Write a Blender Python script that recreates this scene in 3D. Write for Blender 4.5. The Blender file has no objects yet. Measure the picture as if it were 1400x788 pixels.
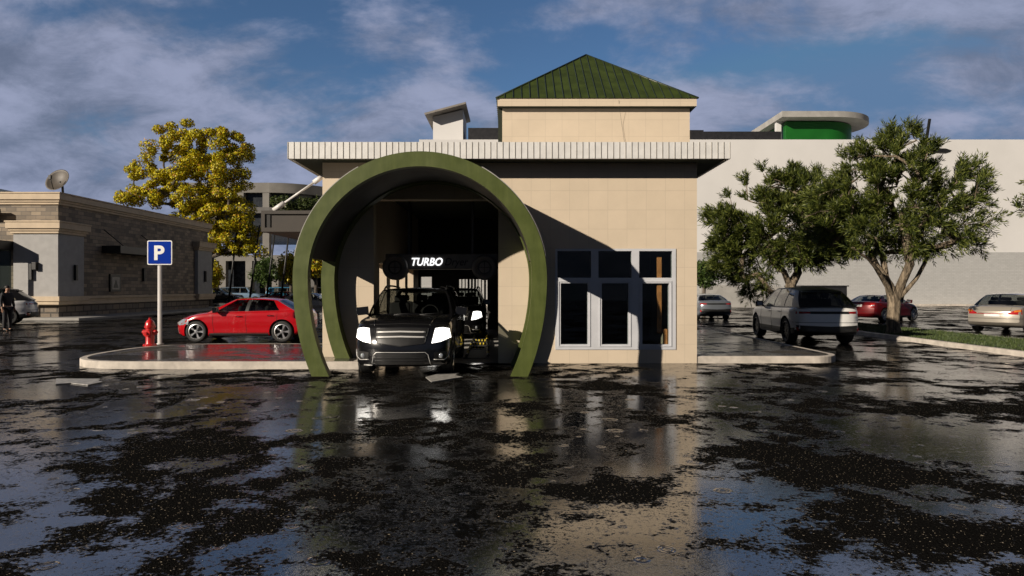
import bpy, bmesh, math, random
from mathutils import Vector, Matrix
from mathutils.bvhtree import BVHTree

random.seed(7)
sc = bpy.context.scene
COL = sc.collection
F = 933.33          # focal length in photograph pixels
CH = 1.65           # camera height
PI = math.pi
R = math.radians

def P(px, py, y):
    """the point at depth y that the photograph shows at pixel (px, py)"""
    return Vector(((px - 700) * y / F, y, CH - (py - 394) * y / F))

def GX(px, y):
    return (px - 700) * y / F

def HZ(py, y):
    return CH - (py - 394) * y / F

def lerp(a, b, t):
    return a + (b - a) * t

# ------------------------------------------------------------------ objects
def tag(o, label=None, cat=None, group=None, kind=None):
    if label: o['label'] = label
    if cat: o['category'] = cat
    if group: o['group'] = group
    if kind: o['kind'] = kind
    return o

def empty(name, loc, label=None, cat=None, group=None, rz=0.0):
    o = bpy.data.objects.new(name, None)
    o.empty_display_size = 0.3
    COL.objects.link(o)
    o.location = loc
    o.rotation_euler = (0, 0, rz)
    tag(o, label, cat, group)
    return o

def copy_tree(o, parent=None):
    c = o.copy()
    COL.objects.link(c)
    c.parent = parent
    for ch in list(o.children):
        copy_tree(ch, c)
    return c

def root_of(o):
    while o.parent:
        o = o.parent
    return o

class MB:
    """collects geometry for one mesh object"""
    def __init__(self):
        self.bm = bmesh.new()

    def face(self, pts, mi=0, smooth=False):
        vs = [self.bm.verts.new(p) for p in pts]
        try:
            f = self.bm.faces.new(vs)
        except ValueError:
            return None
        f.material_index = mi
        f.smooth = smooth
        return f

    def box(self, x0, x1, y0, y1, z0, z1, mi=0):
        v = [self.bm.verts.new(p) for p in ((x0, y0, z0), (x1, y0, z0), (x1, y1, z0), (x0, y1, z0),
                                            (x0, y0, z1), (x1, y0, z1), (x1, y1, z1), (x0, y1, z1))]
        for q in ((0, 3, 2, 1), (4, 5, 6, 7), (0, 1, 5, 4), (1, 2, 6, 5), (2, 3, 7, 6), (3, 0, 4, 7)):
            f = self.bm.faces.new([v[i] for i in q])
            f.material_index = mi
        return self

    def obox(self, c, s, rot=None, mi=0):
        """box of size s centred at c, turned by the matrix rot"""
        M = rot if rot is not None else Matrix.Identity(3)
        v = []
        for dz in (-.5, .5):
            for dx, dy in ((-.5, -.5), (.5, -.5), (.5, .5), (-.5, .5)):
                v.append(self.bm.verts.new(Vector(c) + M @ Vector((dx * s[0], dy * s[1], dz * s[2]))))
        for q in ((0, 3, 2, 1), (4, 5, 6, 7), (0, 1, 5, 4), (1, 2, 6, 5), (2, 3, 7, 6), (3, 0, 4, 7)):
            f = self.bm.faces.new([v[i] for i in q])
            f.material_index = mi
        return self

    def prism(self, pts, axis, a, b, mi=0, smooth=False):
        """2-D outline extruded along an axis: z -> (x,y), y -> (x,z), x -> (y,z)"""
        def m(p, d):
            if axis == 'z': return (p[0], p[1], d)
            if axis == 'y': return (p[0], d, p[1])
            return (d, p[0], p[1])
        A = [self.bm.verts.new(m(p, a)) for p in pts]
        B = [self.bm.verts.new(m(p, b)) for p in pts]
        n = len(pts)
        fs = [self.bm.faces.new(A), self.bm.faces.new(B[::-1])]
        for i in range(n):
            f = self.bm.faces.new((A[i], B[i], B[(i + 1) % n], A[(i + 1) % n]))
            f.smooth = smooth
            fs.append(f)
        for f in fs: f.material_index = mi
        bmesh.ops.recalc_face_normals(self.bm, faces=fs)
        return self

    def tube(self, pts, rad, seg=8, mi=0, caps=True, smooth=True):
        pts = [Vector(p) for p in pts]
        if not hasattr(rad, '__len__'):
            rad = [rad] * len(pts)
        rings = []
        up = None
        for i, p in enumerate(pts):
            a = pts[max(0, i - 1)]; b = pts[min(len(pts) - 1, i + 1)]
            d = (b - a)
            if d.length < 1e-9: d = Vector((0, 0, 1))
            d.normalize()
            if up is None:
                up = Vector((0, 0, 1)) if abs(d.z) < .9 else Vector((1, 0, 0))
            s = d.cross(up)
            if s.length < 1e-6: s = d.cross(Vector((0, 1, 0.3)))
            s.normalize()
            up = s.cross(d).normalized()
            rings.append([self.bm.verts.new(p + (s * math.cos(2 * PI * k / seg) + up * math.sin(2 * PI * k / seg)) * rad[i]) for k in range(seg)])
        for i in range(len(rings) - 1):
            for k in range(seg):
                f = self.bm.faces.new((rings[i][k], rings[i][(k + 1) % seg], rings[i + 1][(k + 1) % seg], rings[i + 1][k]))
                f.smooth = smooth
                f.material_index = mi
        if caps:
            for r_, fl in ((rings[0], True), (rings[-1], False)):
                f = self.bm.faces.new(r_[::-1] if fl else r_)
                f.material_index = mi
        return self

    def lathe(self, prof, c, axis='z', seg=24, mi=0, smooth=True, capped=True):
        """profile [(radius, height)] turned about an axis through c"""
        c = Vector(c)
        def m(r_, h, a):
            x, y = r_ * math.cos(a), r_ * math.sin(a)
            if axis == 'z': return c + Vector((x, y, h))
            if axis == 'y': return c + Vector((x, h, y))
            return c + Vector((h, x, y))
        rings = []
        for r_, h in prof:
            rings.append([self.bm.verts.new(m(max(r_, 1e-4), h, 2 * PI * k / seg)) for k in range(seg)])
        fs = []
        for i in range(len(rings) - 1):
            for k in range(seg):
                f = self.bm.faces.new((rings[i][k], rings[i][(k + 1) % seg], rings[i + 1][(k + 1) % seg], rings[i + 1][k]))
                f.smooth = smooth
                fs.append(f)
        if capped:
            fs.append(self.bm.faces.new(rings[0][::-1])); fs.append(self.bm.faces.new(rings[-1]))
        for f in fs: f.material_index = mi
        bmesh.ops.recalc_face_normals(self.bm, faces=fs)
        return self

    def grid(self, rows, mi=0, smooth=True):
        """rows of points -> quads"""
        V = [[self.bm.verts.new(p) for p in r_] for r_ in rows]
        for i in range(len(V) - 1):
            for j in range(len(V[0]) - 1):
                try:
                    f = self.bm.faces.new((V[i][j], V[i][j + 1], V[i + 1][j + 1], V[i + 1][j]))
                    f.smooth = smooth
                    f.material_index = mi
                except ValueError:
                    pass
        return self

    def ball(self, c, r_, sx=1, sy=1, sz=1, seg=12, mi=0):
        prof = []
        n = max(4, seg // 2)
        for i in range(n + 1):
            a = -PI / 2 + PI * i / n
            prof.append((math.cos(a) * r_, math.sin(a) * r_))
        n0 = len(self.bm.verts)
        self.lathe(prof, (0, 0, 0), 'z', seg, mi)
        self.bm.verts.ensure_lookup_table()
        for v in self.bm.verts[n0:]:
            v.co = Vector(c) + Vector((v.co.x * sx, v.co.y * sy, v.co.z * sz))
        return self

    def build(self, name, mats, parent=None, world=True, bevel=0.0, sharp=None, merge=False):
        if not isinstance(mats, (list, tuple)): mats = [mats]
        if merge:
            bmesh.ops.remove_doubles(self.bm, verts=self.bm.verts, dist=1e-4)
        me = bpy.data.meshes.new(name)
        if parent is not None and world:
            off = root_of(parent).location
            for v in self.bm.verts: v.co -= off
        self.bm.to_mesh(me)
        self.bm.free()
        for m in mats: me.materials.append(m)
        if sharp is not None:
            for p in me.polygons: p.use_smooth = True
            me.set_sharp_from_angle(angle=R(sharp))
        o = bpy.data.objects.new(name, me)
        COL.objects.link(o)
        if parent is not None: o.parent = parent
        if bevel > 0:
            b = o.modifiers.new('Bevel', 'BEVEL')
            b.width = bevel; b.segments = 2; b.limit_method = 'ANGLE'; b.angle_limit = R(40)
        return o

def struct(mb, name, mats, label=None, **k):
    o = mb.build(name, mats, None, **k)
    return tag(o, label, None, None, 'structure')

def bake(o):
    """apply an object's modifiers"""
    dg = bpy.context.evaluated_depsgraph_get()
    dg.update()
    me = bpy.data.meshes.new_from_object(o.evaluated_get(dg), depsgraph=dg)
    o.modifiers.clear()
    old = o.data
    o.data = me
    bpy.data.meshes.remove(old)
    return o

# ------------------------------------------------------------------ materials
class NT:
    def __init__(self, tree):
        self.t = tree
        self.n = tree.nodes
        self.l = tree.links

    def add(self, kind, **k):
        nd = self.n.new(kind)
        for a, v in k.items():
            if a.startswith('i_'):
                nd.inputs[a[2:].replace('_', ' ')].default_value = v
            else:
                setattr(nd, a, v)
        return nd

    def link(self, a, b):
        self.l.new(a, b)

    def math(self, op, a, b=None, c=None, clamp=False):
        nd = self.n.new('ShaderNodeMath'); nd.operation = op; nd.use_clamp = clamp
        for i, v in enumerate((a, b, c)):
            if v is None: continue
            if isinstance(v, (int, float)): nd.inputs[i].default_value = v
            else: self.link(v, nd.inputs[i])
        return nd.outputs[0]

    def mix(self, fac, a, b):
        nd = self.n.new('ShaderNodeMix'); nd.data_type = 'RGBA'
        for s, v in ((nd.inputs[0], fac), (nd.inputs[6], a), (nd.inputs[7], b)):
            if isinstance(v, (int, float)): s.default_value = v
            elif isinstance(v, (tuple, list)): s.default_value = (v[0], v[1], v[2], 1)
            else: self.link(v, s)
        return nd.outputs[2]

    def ramp(self, fac, lo, hi):
        nd = self.n.new('ShaderNodeMapRange'); nd.interpolation_type = 'SMOOTHSTEP'
        nd.inputs[1].default_value = lo; nd.inputs[2].default_value = hi
        self.link(fac, nd.inputs[0])
        return nd.outputs[0]

    def noise(self, vec, scale, detail=3, rough=.5, dist=0.0):
        nd = self.n.new('ShaderNodeTexNoise')
        nd.inputs['Scale'].default_value = scale; nd.inputs['Detail'].default_value = detail
        nd.inputs['Roughness'].default_value = rough; nd.inputs['Distortion'].default_value = dist
        if vec is not None: self.link(vec, nd.inputs['Vector'])
        return nd.outputs[0]

    def bump(self, h, strength, dist, normal=None):
        nd = self.n.new('ShaderNodeBump')
        nd.inputs['Strength'].default_value = strength; nd.inputs['Distance'].default_value = dist
        self.link(h, nd.inputs['Height'])
        if normal is not None: self.link(normal, nd.inputs['Normal'])
        return nd.outputs[0]

def newmat(name):
    m = bpy.data.materials.new(name)
    m.use_nodes = True
    t = NT(m.node_tree)
    b = m.node_tree.nodes['Principled BSDF']
    return m, t, b

def setp(b, **k):
    names = dict(color='Base Color', rough='Roughness', metal='Metallic', coat='Coat Weight', coatr='Coat Roughness',
                 spec='Specular IOR Level', ecol='Emission Color', estr='Emission Strength', sheen='Sheen Weight')
    for a, v in k.items():
        if a in ('color', 'ecol'): v = (v[0], v[1], v[2], 1)
        b.inputs[names[a]].default_value = v

def M(name, color, rough=.6, metal=0.0, var=.15, scale=3.0, bump=0.0, bscale=40.0, coat=0.0, spec=.5, rvar=.1):
    """a plain surface with soft uneven wear in colour and gloss"""
    m, t, b = newmat(name)
    setp(b, rough=rough, metal=metal, coat=coat, spec=spec)
    co = t.add('ShaderNodeTexCoord').outputs['Object']
    n1 = t.noise(co, scale, 5, .6)
    k = t.ramp(n1, .3, .7)
    lo = [c * (1 - var) for c in color]; hi = [min(1, c * (1 + var)) for c in color]
    t.link(t.mix(k, lo, hi), b.inputs['Base Color'])
    t.link(t.math('MULTIPLY_ADD', n1, rvar * 2, rough - rvar, True), b.inputs['Roughness'])
    if bump:
        t.link(t.bump(t.noise(co, bscale, 4, .6), bump, .01), b.inputs['Normal'])
    return m

def paint(name, color, metal=0.0, rough=.28, wet=True):
    """car paint under clear coat, beaded with rain"""
    m, t, b = newmat(name)
    setp(b, color=color, rough=rough, metal=metal, coat=1.0, coatr=.04)
    co = t.add('ShaderNodeTexCoord').outputs['Object']
    dirt = t.ramp(t.noise(co, 2.2, 6, .65), .45, .8)
    t.link(t.mix(dirt, color, [c * .85 + .004 for c in color]), b.inputs['Base Color'])
    t.link(t.math('MULTIPLY_ADD', dirt, .12, rough), b.inputs['Roughness'])
    if wet:
        v = t.add('ShaderNodeTexVoronoi'); v.inputs['Scale'].default_value = 45
        t.link(co, v.inputs['Vector'])
        h = t.ramp(t.math('SUBTRACT', .32, v.outputs['Distance']), 0, .3)
        nb = t.bump(h, .12, .004)
        t.link(nb, b.inputs['Coat Normal'])
    return m

def glass(name, tint=.35, refl=.9, rough=.015):
    m, t, b = newmat(name)
    t.n.remove(b)
    out = [n for n in t.n if n.type == 'OUTPUT_MATERIAL'][0]
    tr = t.add('ShaderNodeBsdfTransparent'); tr.inputs[0].default_value = (tint * .95, tint, tint * .98, 1)
    gl = t.add('ShaderNodeBsdfGlossy'); gl.inputs['Roughness'].default_value = rough
    gl.inputs[0].default_value = (refl, refl, refl, 1)
    lw = t.add('ShaderNodeLayerWeight'); lw.inputs[0].default_value = .5
    f = t.math('MULTIPLY_ADD', t.math('POWER', lw.outputs['Facing'], 4.0), .9, .05, True)
    mx = t.add('ShaderNodeMixShader')
    t.link(f, mx.inputs[0]); t.link(tr.outputs[0], mx.inputs[1]); t.link(gl.outputs[0], mx.inputs[2])
    t.link(mx.outputs[0], out.inputs[0])
    return m

def emit(name, color, strength):
    m, t, b = newmat(name)
    setp(b, color=(.8, .8, .8), ecol=color, estr=strength, rough=.2)
    co = t.add('ShaderNodeTexCoord').outputs['Object']
    k = t.math('MULTIPLY_ADD', t.noise(co, 14, 2), .5, .75)
    t.link(t.math('MULTIPLY', k, strength), b.inputs['Emission Strength'])
    return m

def wallcoord(t):
    """(along the wall, up) for walls that face any side"""
    g = t.add('ShaderNodeNewGeometry')
    sx = t.add('ShaderNodeSeparateXYZ'); t.link(g.outputs['Position'], sx.inputs[0])
    sn = t.add('ShaderNodeSeparateXYZ'); t.link(g.outputs['True Normal'], sn.inputs[0])
    side = t.math('GREATER_THAN', t.math('ABSOLUTE', sn.outputs[0]), .7)
    u = t.math('ADD', t.math('MULTIPLY', sx.outputs[0], t.math('SUBTRACT', 1.0, side)), t.math('MULTIPLY', sx.outputs[1], side))
    cx = t.add('ShaderNodeCombineXYZ')
    t.link(u, cx.inputs[0]); t.link(sx.outputs[2], cx.inputs[1])
    return cx.outputs[0], g.outputs['Position']

def brickmat(name, c1, c2, mortar, bw, bh, ms, rough=.8, bump=.4, offset=.5, mottled=.25, bd=.02):
    m, t, b = newmat(name)
    uv, pos = wallcoord(t)
    br = t.add('ShaderNodeTexBrick', offset=offset)
    t.link(uv, br.inputs['Vector'])
    for k, v in (('Color1', c1), ('Color2', c2), ('Mortar', mortar)):
        br.inputs[k].default_value = (v[0], v[1], v[2], 1)
    br.inputs['Scale'].default_value = 1.0
    br.inputs['Mortar Size'].default_value = ms; br.inputs['Mortar Smooth'].default_value = .2
    br.inputs['Bias'].default_value = 0.0
    br.inputs['Brick Width'].default_value = bw; br.inputs['Row Height'].default_value = bh
    n1 = t.noise(pos, 2.0, 6, .65); n2 = t.noise(pos, 45, 3, .6)
    mul = t.math('MULTIPLY_ADD', n1, mottled * 2, 1 - mottled)
    vm = t.add('ShaderNodeVectorMath', operation='SCALE')
    t.link(br.outputs['Color'], vm.inputs[0]); t.link(mul, vm.inputs['Scale'])
    t.link(vm.outputs[0], b.inputs['Base Color'])
    h = t.math('ADD', t.math('MULTIPLY', br.outputs['Fac'], -1.0), t.math('MULTIPLY', n2, .45))
    t.link(t.bump(h, bump, bd), b.inputs['Normal'])
    setp(b, rough=rough)
    return m
EXPOSURE = 0.2
SKY_STR = .06
SKY_TINT = (.68, .90, 1.14, 1)
CLOUD_OFF = (31.7, 3.3, 0)
CLOUD_DARK = (2.1, 2.5, 3.7)
CLOUD_LIGHT = (5.0, 5.45, 7.6)
CLOUD_AMT = .86
WET_LO, WET_HI = .490, .514
WET_SPEC = .7
WET_IOR = 2.9
# ------------------------------------------------------------------ camera, light, sky
cam = bpy.data.cameras.new('camera'); cam.lens = 24.0; cam.sensor_width = 36.0; cam.clip_end = 2000; cam.clip_start = .05
camo = bpy.data.objects.new('camera', cam); COL.objects.link(camo)
camo.location = (0, 0, CH); camo.rotation_euler = (PI / 2, 0, 0)
sc.camera = camo

SUN = Vector((1.19, 1.0, -.60))                       # the way the light travels
SUN_EL = math.atan2(.60, math.hypot(1.19, 1.0))
sl = bpy.data.lights.new('sun', 'SUN'); sl.energy = 5.0; sl.angle = R(.55); sl.color = (1.0, .885, .74)
so = bpy.data.objects.new('sun', sl); COL.objects.link(so)
so.rotation_euler = SUN.to_track_quat('-Z', 'Y').to_euler()

w = bpy.data.worlds.new('World'); sc.world = w; w.use_nodes = True
wt = NT(w.node_tree)
bg = w.node_tree.nodes['Background']
sky = wt.add('ShaderNodeTexSky'); sky.sky_type = 'NISHITA'; sky.sun_disc = False
sky.sun_elevation = SUN_EL
sky.sun_rotation = math.atan2(-1.19, -1.0)            # measured from +Y towards +X
sky.altitude = 200; sky.air_density = 1.0; sky.dust_density = .6; sky.ozone_density = 1.6
g = wt.add('ShaderNodeTexCoord').outputs['Generated']
sx = wt.add('ShaderNodeSeparateXYZ'); wt.link(g, sx.inputs[0])
den = wt.math('ADD', wt.math('MAXIMUM', sx.outputs[2], 0.0), .40)
cx = wt.add('ShaderNodeCombineXYZ')
wt.link(wt.math('DIVIDE', sx.outputs[0], den), cx.inputs[0])
wt.link(wt.math('DIVIDE', sx.outputs[1], den), cx.inputs[1])
mp = wt.add('ShaderNodeMapping'); wt.link(cx.outputs[0], mp.inputs[0])
mp.inputs['Location'].default_value = CLOUD_OFF; mp.inputs['Scale'].default_value = (1.05, 1.3, 1)
n1 = wt.noise(mp.outputs[0], 1.15, 10, .58, .35)
n2 = wt.noise(mp.outputs[0], 3.4, 8, .6, .2)
cl = wt.ramp(wt.math('ADD', wt.math('MULTIPLY', n1, .62), wt.math('MULTIPLY', n2, .38)), .425, .54)
n3 = wt.noise(mp.outputs[0], 5.5, 10, .68, .6)
lit = wt.ramp(wt.math('ADD', wt.math('MULTIPLY', n2, .6), wt.math('MULTIPLY', n3, .4)), .36, .64)
ccol = wt.mix(lit, CLOUD_DARK, CLOUD_LIGHT)
cap = wt.add('ShaderNodeVectorMath', operation='MINIMUM'); wt.link(sky.outputs[0], cap.inputs[0])
cap.inputs[1].default_value = (2.4, 3.3, 4.6)
skyc = cap.outputs[0]
tint = wt.add('ShaderNodeMix', data_type='RGBA', blend_type='MULTIPLY')
tint.inputs[0].default_value = 1.0
wt.link(skyc, tint.inputs[6]); tint.inputs[7].default_value = SKY_TINT
# unseen sky overhead and round the viewer dimmed by hand to cut fill light
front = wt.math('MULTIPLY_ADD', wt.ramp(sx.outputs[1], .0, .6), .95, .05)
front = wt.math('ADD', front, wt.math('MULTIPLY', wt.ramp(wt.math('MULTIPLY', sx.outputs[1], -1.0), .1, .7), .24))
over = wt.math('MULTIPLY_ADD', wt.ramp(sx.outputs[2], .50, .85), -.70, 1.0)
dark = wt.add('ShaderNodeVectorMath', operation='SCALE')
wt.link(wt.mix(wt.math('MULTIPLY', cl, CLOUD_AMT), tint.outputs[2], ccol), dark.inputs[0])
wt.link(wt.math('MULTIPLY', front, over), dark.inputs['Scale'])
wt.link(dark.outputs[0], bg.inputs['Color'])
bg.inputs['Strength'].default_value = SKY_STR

sc.view_settings.view_transform = 'Standard'
sc.view_settings.look = 'None'
sc.view_settings.exposure = EXPOSURE
sc.view_settings.gamma = 1.0
sc.view_settings.use_curve_mapping = False
sc.cycles.use_denoising = True
sc.cycles.caustics_reflective = False
sc.cycles.caustics_refractive = False
sc.cycles.max_bounces = 8
sc.cycles.transparent_max_bounces = 16
sc.cycles.sample_clamp_indirect = 8

# ------------------------------------------------------------------ ground
def wet_ground(name, wet_lo, wet_hi, base=.007, scale=.50, ripples=True, grain=1.0, paver=False):
    m, t, b = newmat(name)
    co = t.add('ShaderNodeTexCoord').outputs['Object']
    big = t.noise(co, scale, 3, .55, .3)
    mid = t.noise(co, scale * 4.2, 8, .66, .2)
    fine = t.noise(co, 26, 4, .65)
    h = t.math('ADD', t.math('ADD', t.math('MULTIPLY', big, .45), t.math('MULTIPLY', mid, .37)), t.math('MULTIPLY', fine, .18))
    wet = t.math('SUBTRACT', 1.0, t.ramp(h, wet_lo, wet_hi))          # 1 under water
    grit = t.noise(co, 75 * grain, 3, .7)
    grit2 = t.add('ShaderNodeTexVoronoi'); grit2.inputs['Scale'].default_value = 85 * grain; t.link(co, grit2.inputs['Vector'])
    # crumbs that stand out of the film of water
    crumb = t.math('MAXIMUM', t.ramp(t.noise(co, 21, 6, .8), .545, .585), t.math('MULTIPLY', t.ramp(t.noise(co, 70, 3, .7), .57, .63), .8))
    shoal = t.math('MULTIPLY_ADD', t.ramp(t.noise(co, 1.7, 4, .6), .40, .62), .85, .12)   # crumbs gather where the water is thin
    wet = t.math('MULTIPLY', wet, t.math('SUBTRACT', 1.0, t.math('MULTIPLY', crumb, shoal)))
    k = t.ramp(grit, .25, .75)
    dry = t.mix(k, [base * .5] * 3, [base * 1.9, base * 1.8, base * 1.65])
    peb_glint = t.ramp(t.noise(co, 48 * grain, 2, .5), .665, .70)  # pale tan grains, with golden sun glints painted into their colour
    dry = t.mix(peb_glint, dry, [.42, .35, .26])
    t.link(t.mix(wet, dry, [base * .35, base * .35, base * .37]), b.inputs['Base Color'])
    film = t.math('MULTIPLY_ADD', t.ramp(t.noise(co, .9, 5, .65), .35, .70), .075, .03)
    t.link(t.math('ADD', t.math('MULTIPLY', t.math('SUBTRACT', 1.0, wet), .5), t.math('MULTIPLY', film, wet)), b.inputs['Roughness'])
    t.link(t.math('MULTIPLY_ADD', wet, WET_SPEC, 0.0), b.inputs['Specular IOR Level'])
    t.link(t.math('MULTIPLY_ADD', wet, WET_IOR - 1.4, 1.4), b.inputs['IOR'])
    hb = t.math('ADD', t.math('MULTIPLY', grit, .7), t.math('MULTIPLY', grit2.outputs['Distance'], .6))
    st = t.math('MULTIPLY_ADD', wet, -.962, 1.0)
    nb = t.add('ShaderNodeBump'); nb.inputs['Distance'].default_value = .011
    t.link(hb, nb.inputs['Height']); t.link(st, nb.inputs['Strength'])
    nrm = nb.outputs[0]
    if ripples:
        # rings where drops have just fallen
        tot = None
        for sc_, off in ((1.35, 0.0), (2.5, 7.3)):
            mpp = t.add('ShaderNodeMapping'); mpp.inputs['Location'].default_value = (off, off * .7, 0)
            t.link(co, mpp.inputs[0])
            wob = t.add('ShaderNodeVectorMath', operation='ADD')
            nz = t.add('ShaderNodeTexNoise'); nz.inputs['Scale'].default_value = 5
            t.link(mpp.outputs[0], nz.inputs['Vector'])
            sc2 = t.add('ShaderNodeVectorMath', operation='SCALE'); sc2.inputs['Scale'].default_value = .05
            t.link(nz.outputs['Color'], sc2.inputs[0])
            t.link(mpp.outputs[0], wob.inputs[0]); t.link(sc2.outputs[0], wob.inputs[1])
            v = t.add('ShaderNodeTexVoronoi', voronoi_dimensions='2D'); v.inputs['Scale'].default_value = sc_
            v.inputs['Randomness'].default_value = .8
            t.link(wob.outputs[0], v.inputs['Vector'])
            s3 = t.add('ShaderNodeSeparateColor'); t.link(v.outputs['Color'], s3.inputs[0])
            rr = t.math('MULTIPLY_ADD', s3.outputs[0], .10, .035)
            pres = t.math('GREATER_THAN', s3.outputs[1], .55)
            for kk, amp in ((1.0, 1.0), (.55, .6)):
                d = t.math('DIVIDE', t.math('SUBTRACT', v.outputs['Distance'], t.math('MULTIPLY', rr, kk)), .013)
                ring = t.math('MULTIPLY', t.math('EXPONENT', t.math('MULTIPLY', t.math('MULTIPLY', d, d), -1.0)), amp)
                ring = t.math('MULTIPLY', ring, pres)
                tot = ring if tot is None else t.math('ADD', tot, ring)
        rb = t.add('ShaderNodeBump'); rb.inputs['Distance'].default_value = .007
        t.link(tot, rb.inputs['Height']); t.link(t.math('MULTIPLY', wet, 1.0), rb.inputs['Strength'])
        t.link(nrm, rb.inputs['Normal'])
        nrm = rb.outputs[0]
    if paver:
        br = t.add('ShaderNodeTexBrick'); t.link(co, br.inputs['Vector'])
        br.inputs['Scale'].default_value = 1; br.inputs['Brick Width'].default_value = .2; br.inputs['Row Height'].default_value = .1
        br.inputs['Mortar Size'].default_value = .006
        pb = t.add('ShaderNodeBump'); pb.inputs['Distance'].default_value = .008
        t.link(t.math('MULTIPLY', br.outputs['Fac'], -1.0), pb.inputs['Height'])
        t.link(t.math('MULTIPLY_ADD', wet, -.5, .6), pb.inputs['Strength']); t.link(nrm, pb.inputs['Normal'])
        nrm = pb.outputs[0]
        cc = t.mix(br.outputs['Fac'], t.mix(wet, [.10, .092, .082], [.045, .042, .038]), [.02, .019, .018])
        t.link(cc, b.inputs['Base Color'])
    t.link(nrm, b.inputs['Normal'])
    return m

m_ground = wet_ground('wet_asphalt', WET_LO, WET_HI)
mb = MB()
for i in range(1):
    mb.face([(-260, -60, 0), (260, -60, 0), (260, 320, 0), (-260, 320, 0)])
struct(mb, 'ground', m_ground, 'wet black asphalt of the car park with puddles and rain rings')
# ------------------------------------------------------------------ materials of the setting
m_cream = brickmat('cream_tile_wall', (.60, .50, .378), (.575, .48, .362), (.50, .42, .32), .42, .42, .005, .75, .25, 0.0, .10, .006)
m_white = M('white_render', (.70, .70, .69), .8, var=.06, scale=.6, bump=.15, bscale=30)
m_fascia = M('white_fascia_metal', (.66, .655, .64), .5, var=.07, scale=5, bump=.3, bscale=18)
m_seam = M('fascia_seam_metal', (.34, .32, .29), .5)
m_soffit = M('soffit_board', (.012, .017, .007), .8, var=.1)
m_green, gt_, gb0 = newmat('green_painted_steel')
co_ = gt_.add('ShaderNodeTexCoord').outputs['Object']
mp_ = gt_.add('ShaderNodeMapping'); mp_.inputs['Scale'].default_value = (7, 7, .9); gt_.link(co_, mp_.inputs[0])
st_ = gt_.noise(mp_.outputs[0], 1.3, 6, .7); pt_ = gt_.noise(co_, 2.2, 6, .6)
k_ = gt_.math('ADD', gt_.math('MULTIPLY', gt_.ramp(st_, .35, .7), .5), gt_.math('MULTIPLY', gt_.ramp(pt_, .3, .7), .5))
gt_.link(gt_.mix(k_, (.050, .066, .013), (.088, .108, .024)), gb0.inputs['Base Color'])
gt_.link(gt_.math('MULTIPLY_ADD', pt_, .3, .28), gb0.inputs['Roughness'])
gt_.link(gt_.bump(gt_.noise(co_, 9, 3), .05, .01), gb0.inputs['Normal'])
m_roofgreen = M('green_roof_metal', (.038, .055, .009), .45, var=.25, scale=2.5)
m_roofrib = M('dark_roof_rib', (.020, .030, .014), .4)
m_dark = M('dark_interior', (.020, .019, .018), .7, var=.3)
m_darkmetal = M('dark_metal', (.028, .028, .030), .42, metal=.3, var=.2)
m_black = M('black_plastic', (.012, .012, .012), .45)
m_frame = M('grey_window_frame', (.52, .53, .56), .45, var=.05)
m_wglass = glass('window_glass', .80, .45, .01)
m_kerb = M('pale_concrete_kerb', (.52, .47, .41), .7, var=.18, scale=4, bump=.25, bscale=60)
m_conc = M('grey_concrete', (.33, .32, .30), .8, var=.12, scale=1, bump=.2, bscale=20)
m_palec = M('pale_concrete', (.48, .46, .42), .8, var=.1, scale=.6)
m_brownp = M('brown_grey_panel', (.045, .038, .032), .7, var=.15, bump=.2, bscale=60)
m_rod = M('white_rod_paint', (.70, .68, .66), .4)
m_orange = M('plain_orange', (.85, .34, .12), .6, var=.2, scale=9)
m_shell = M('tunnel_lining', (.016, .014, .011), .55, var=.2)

# ------------------------------------------------------------------ car wash building
BY = 14.95                                             # front wall
XL, XR = -4.15, 4.05
BB = 27.5                                              # back wall
SZ = 4.395                                             # soffit
wash = empty('car_wash_building', (0, BY, 0), 'cream tiled car wash building with ribbed white fascia and green pyramid roof', 'building')
OX0, OX1, OZ = -3.03, -.30, 3.59                       # drive-through opening
WX0, WX1, WZ0, WZ1 = .945, 3.585, .303, 2.51           # window unit
mb = MB()
T = .30
# front wall, pieced round the openings
mb.box(XL, OX0, BY, BY + T, 0, SZ)
mb.box(OX0, OX1, BY, BY + T, OZ, SZ)
mb.box(OX1, WX0, BY, BY + T, 0, SZ)
mb.box(WX0, WX1, BY, BY + T, 0, WZ0)
mb.box(WX0, WX1, BY, BY + T, WZ1, SZ)
mb.box(WX1, XR, BY, BY + T, 0, SZ)
mb.build('front_wall', m_cream, wash)
mb = MB()                                              # long side wall with tall openings on the drive-through
T2 = .42
y0 = BY + T
ops = [(16.2, 17.15), (17.7, 18.65), (19.2, 20.3), (20.9, 22.0), (22.6, 23.8), (24.4, 25.8)]
for a, b_ in ops:
    mb.box(XL, XL + T2, y0, a, 0, SZ)
    mb.box(XL, XL + T2, a, b_, 0, .55)
    mb.box(XL, XL + T2, a, b_, 2.35, SZ)
    y0 = b_
mb.box(XL, XL + T2, y0, BB, 0, SZ)
mb.build('side_wall', m_cream, wash)
mb = MB(); mb.box(XR - T, XR, BY + T, BB, 0, SZ); mb.build('far_side_wall', m_cream, wash)
struct(MB().box(XL + T2, OX1, BY + .1, BB - .3, .001, .005), 'floor', m_conc, 'worn concrete floor of the wash tunnel')
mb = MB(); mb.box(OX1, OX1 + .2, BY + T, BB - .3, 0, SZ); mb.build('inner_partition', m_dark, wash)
mb = MB()                                              # back wall with an exit and a lit lattice
BX0, BX1 = -2.12, -.92
mb.box(XL + T2, -3.9 + .25, BB - .3, BB, 0, SZ); mb.box(-3.65, -3.2, BB - .3, BB, 2.1, SZ); mb.box(-3.65, -3.2, BB - .3, BB, 0, .3)
mb.box(-3.2, BX0, BB - .3, BB, 0, SZ); mb.box(BX0, BX1, BB - .3, BB, 2.0, SZ); mb.box(BX1, XR - T, BB - .3, BB, 0, SZ)
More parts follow.
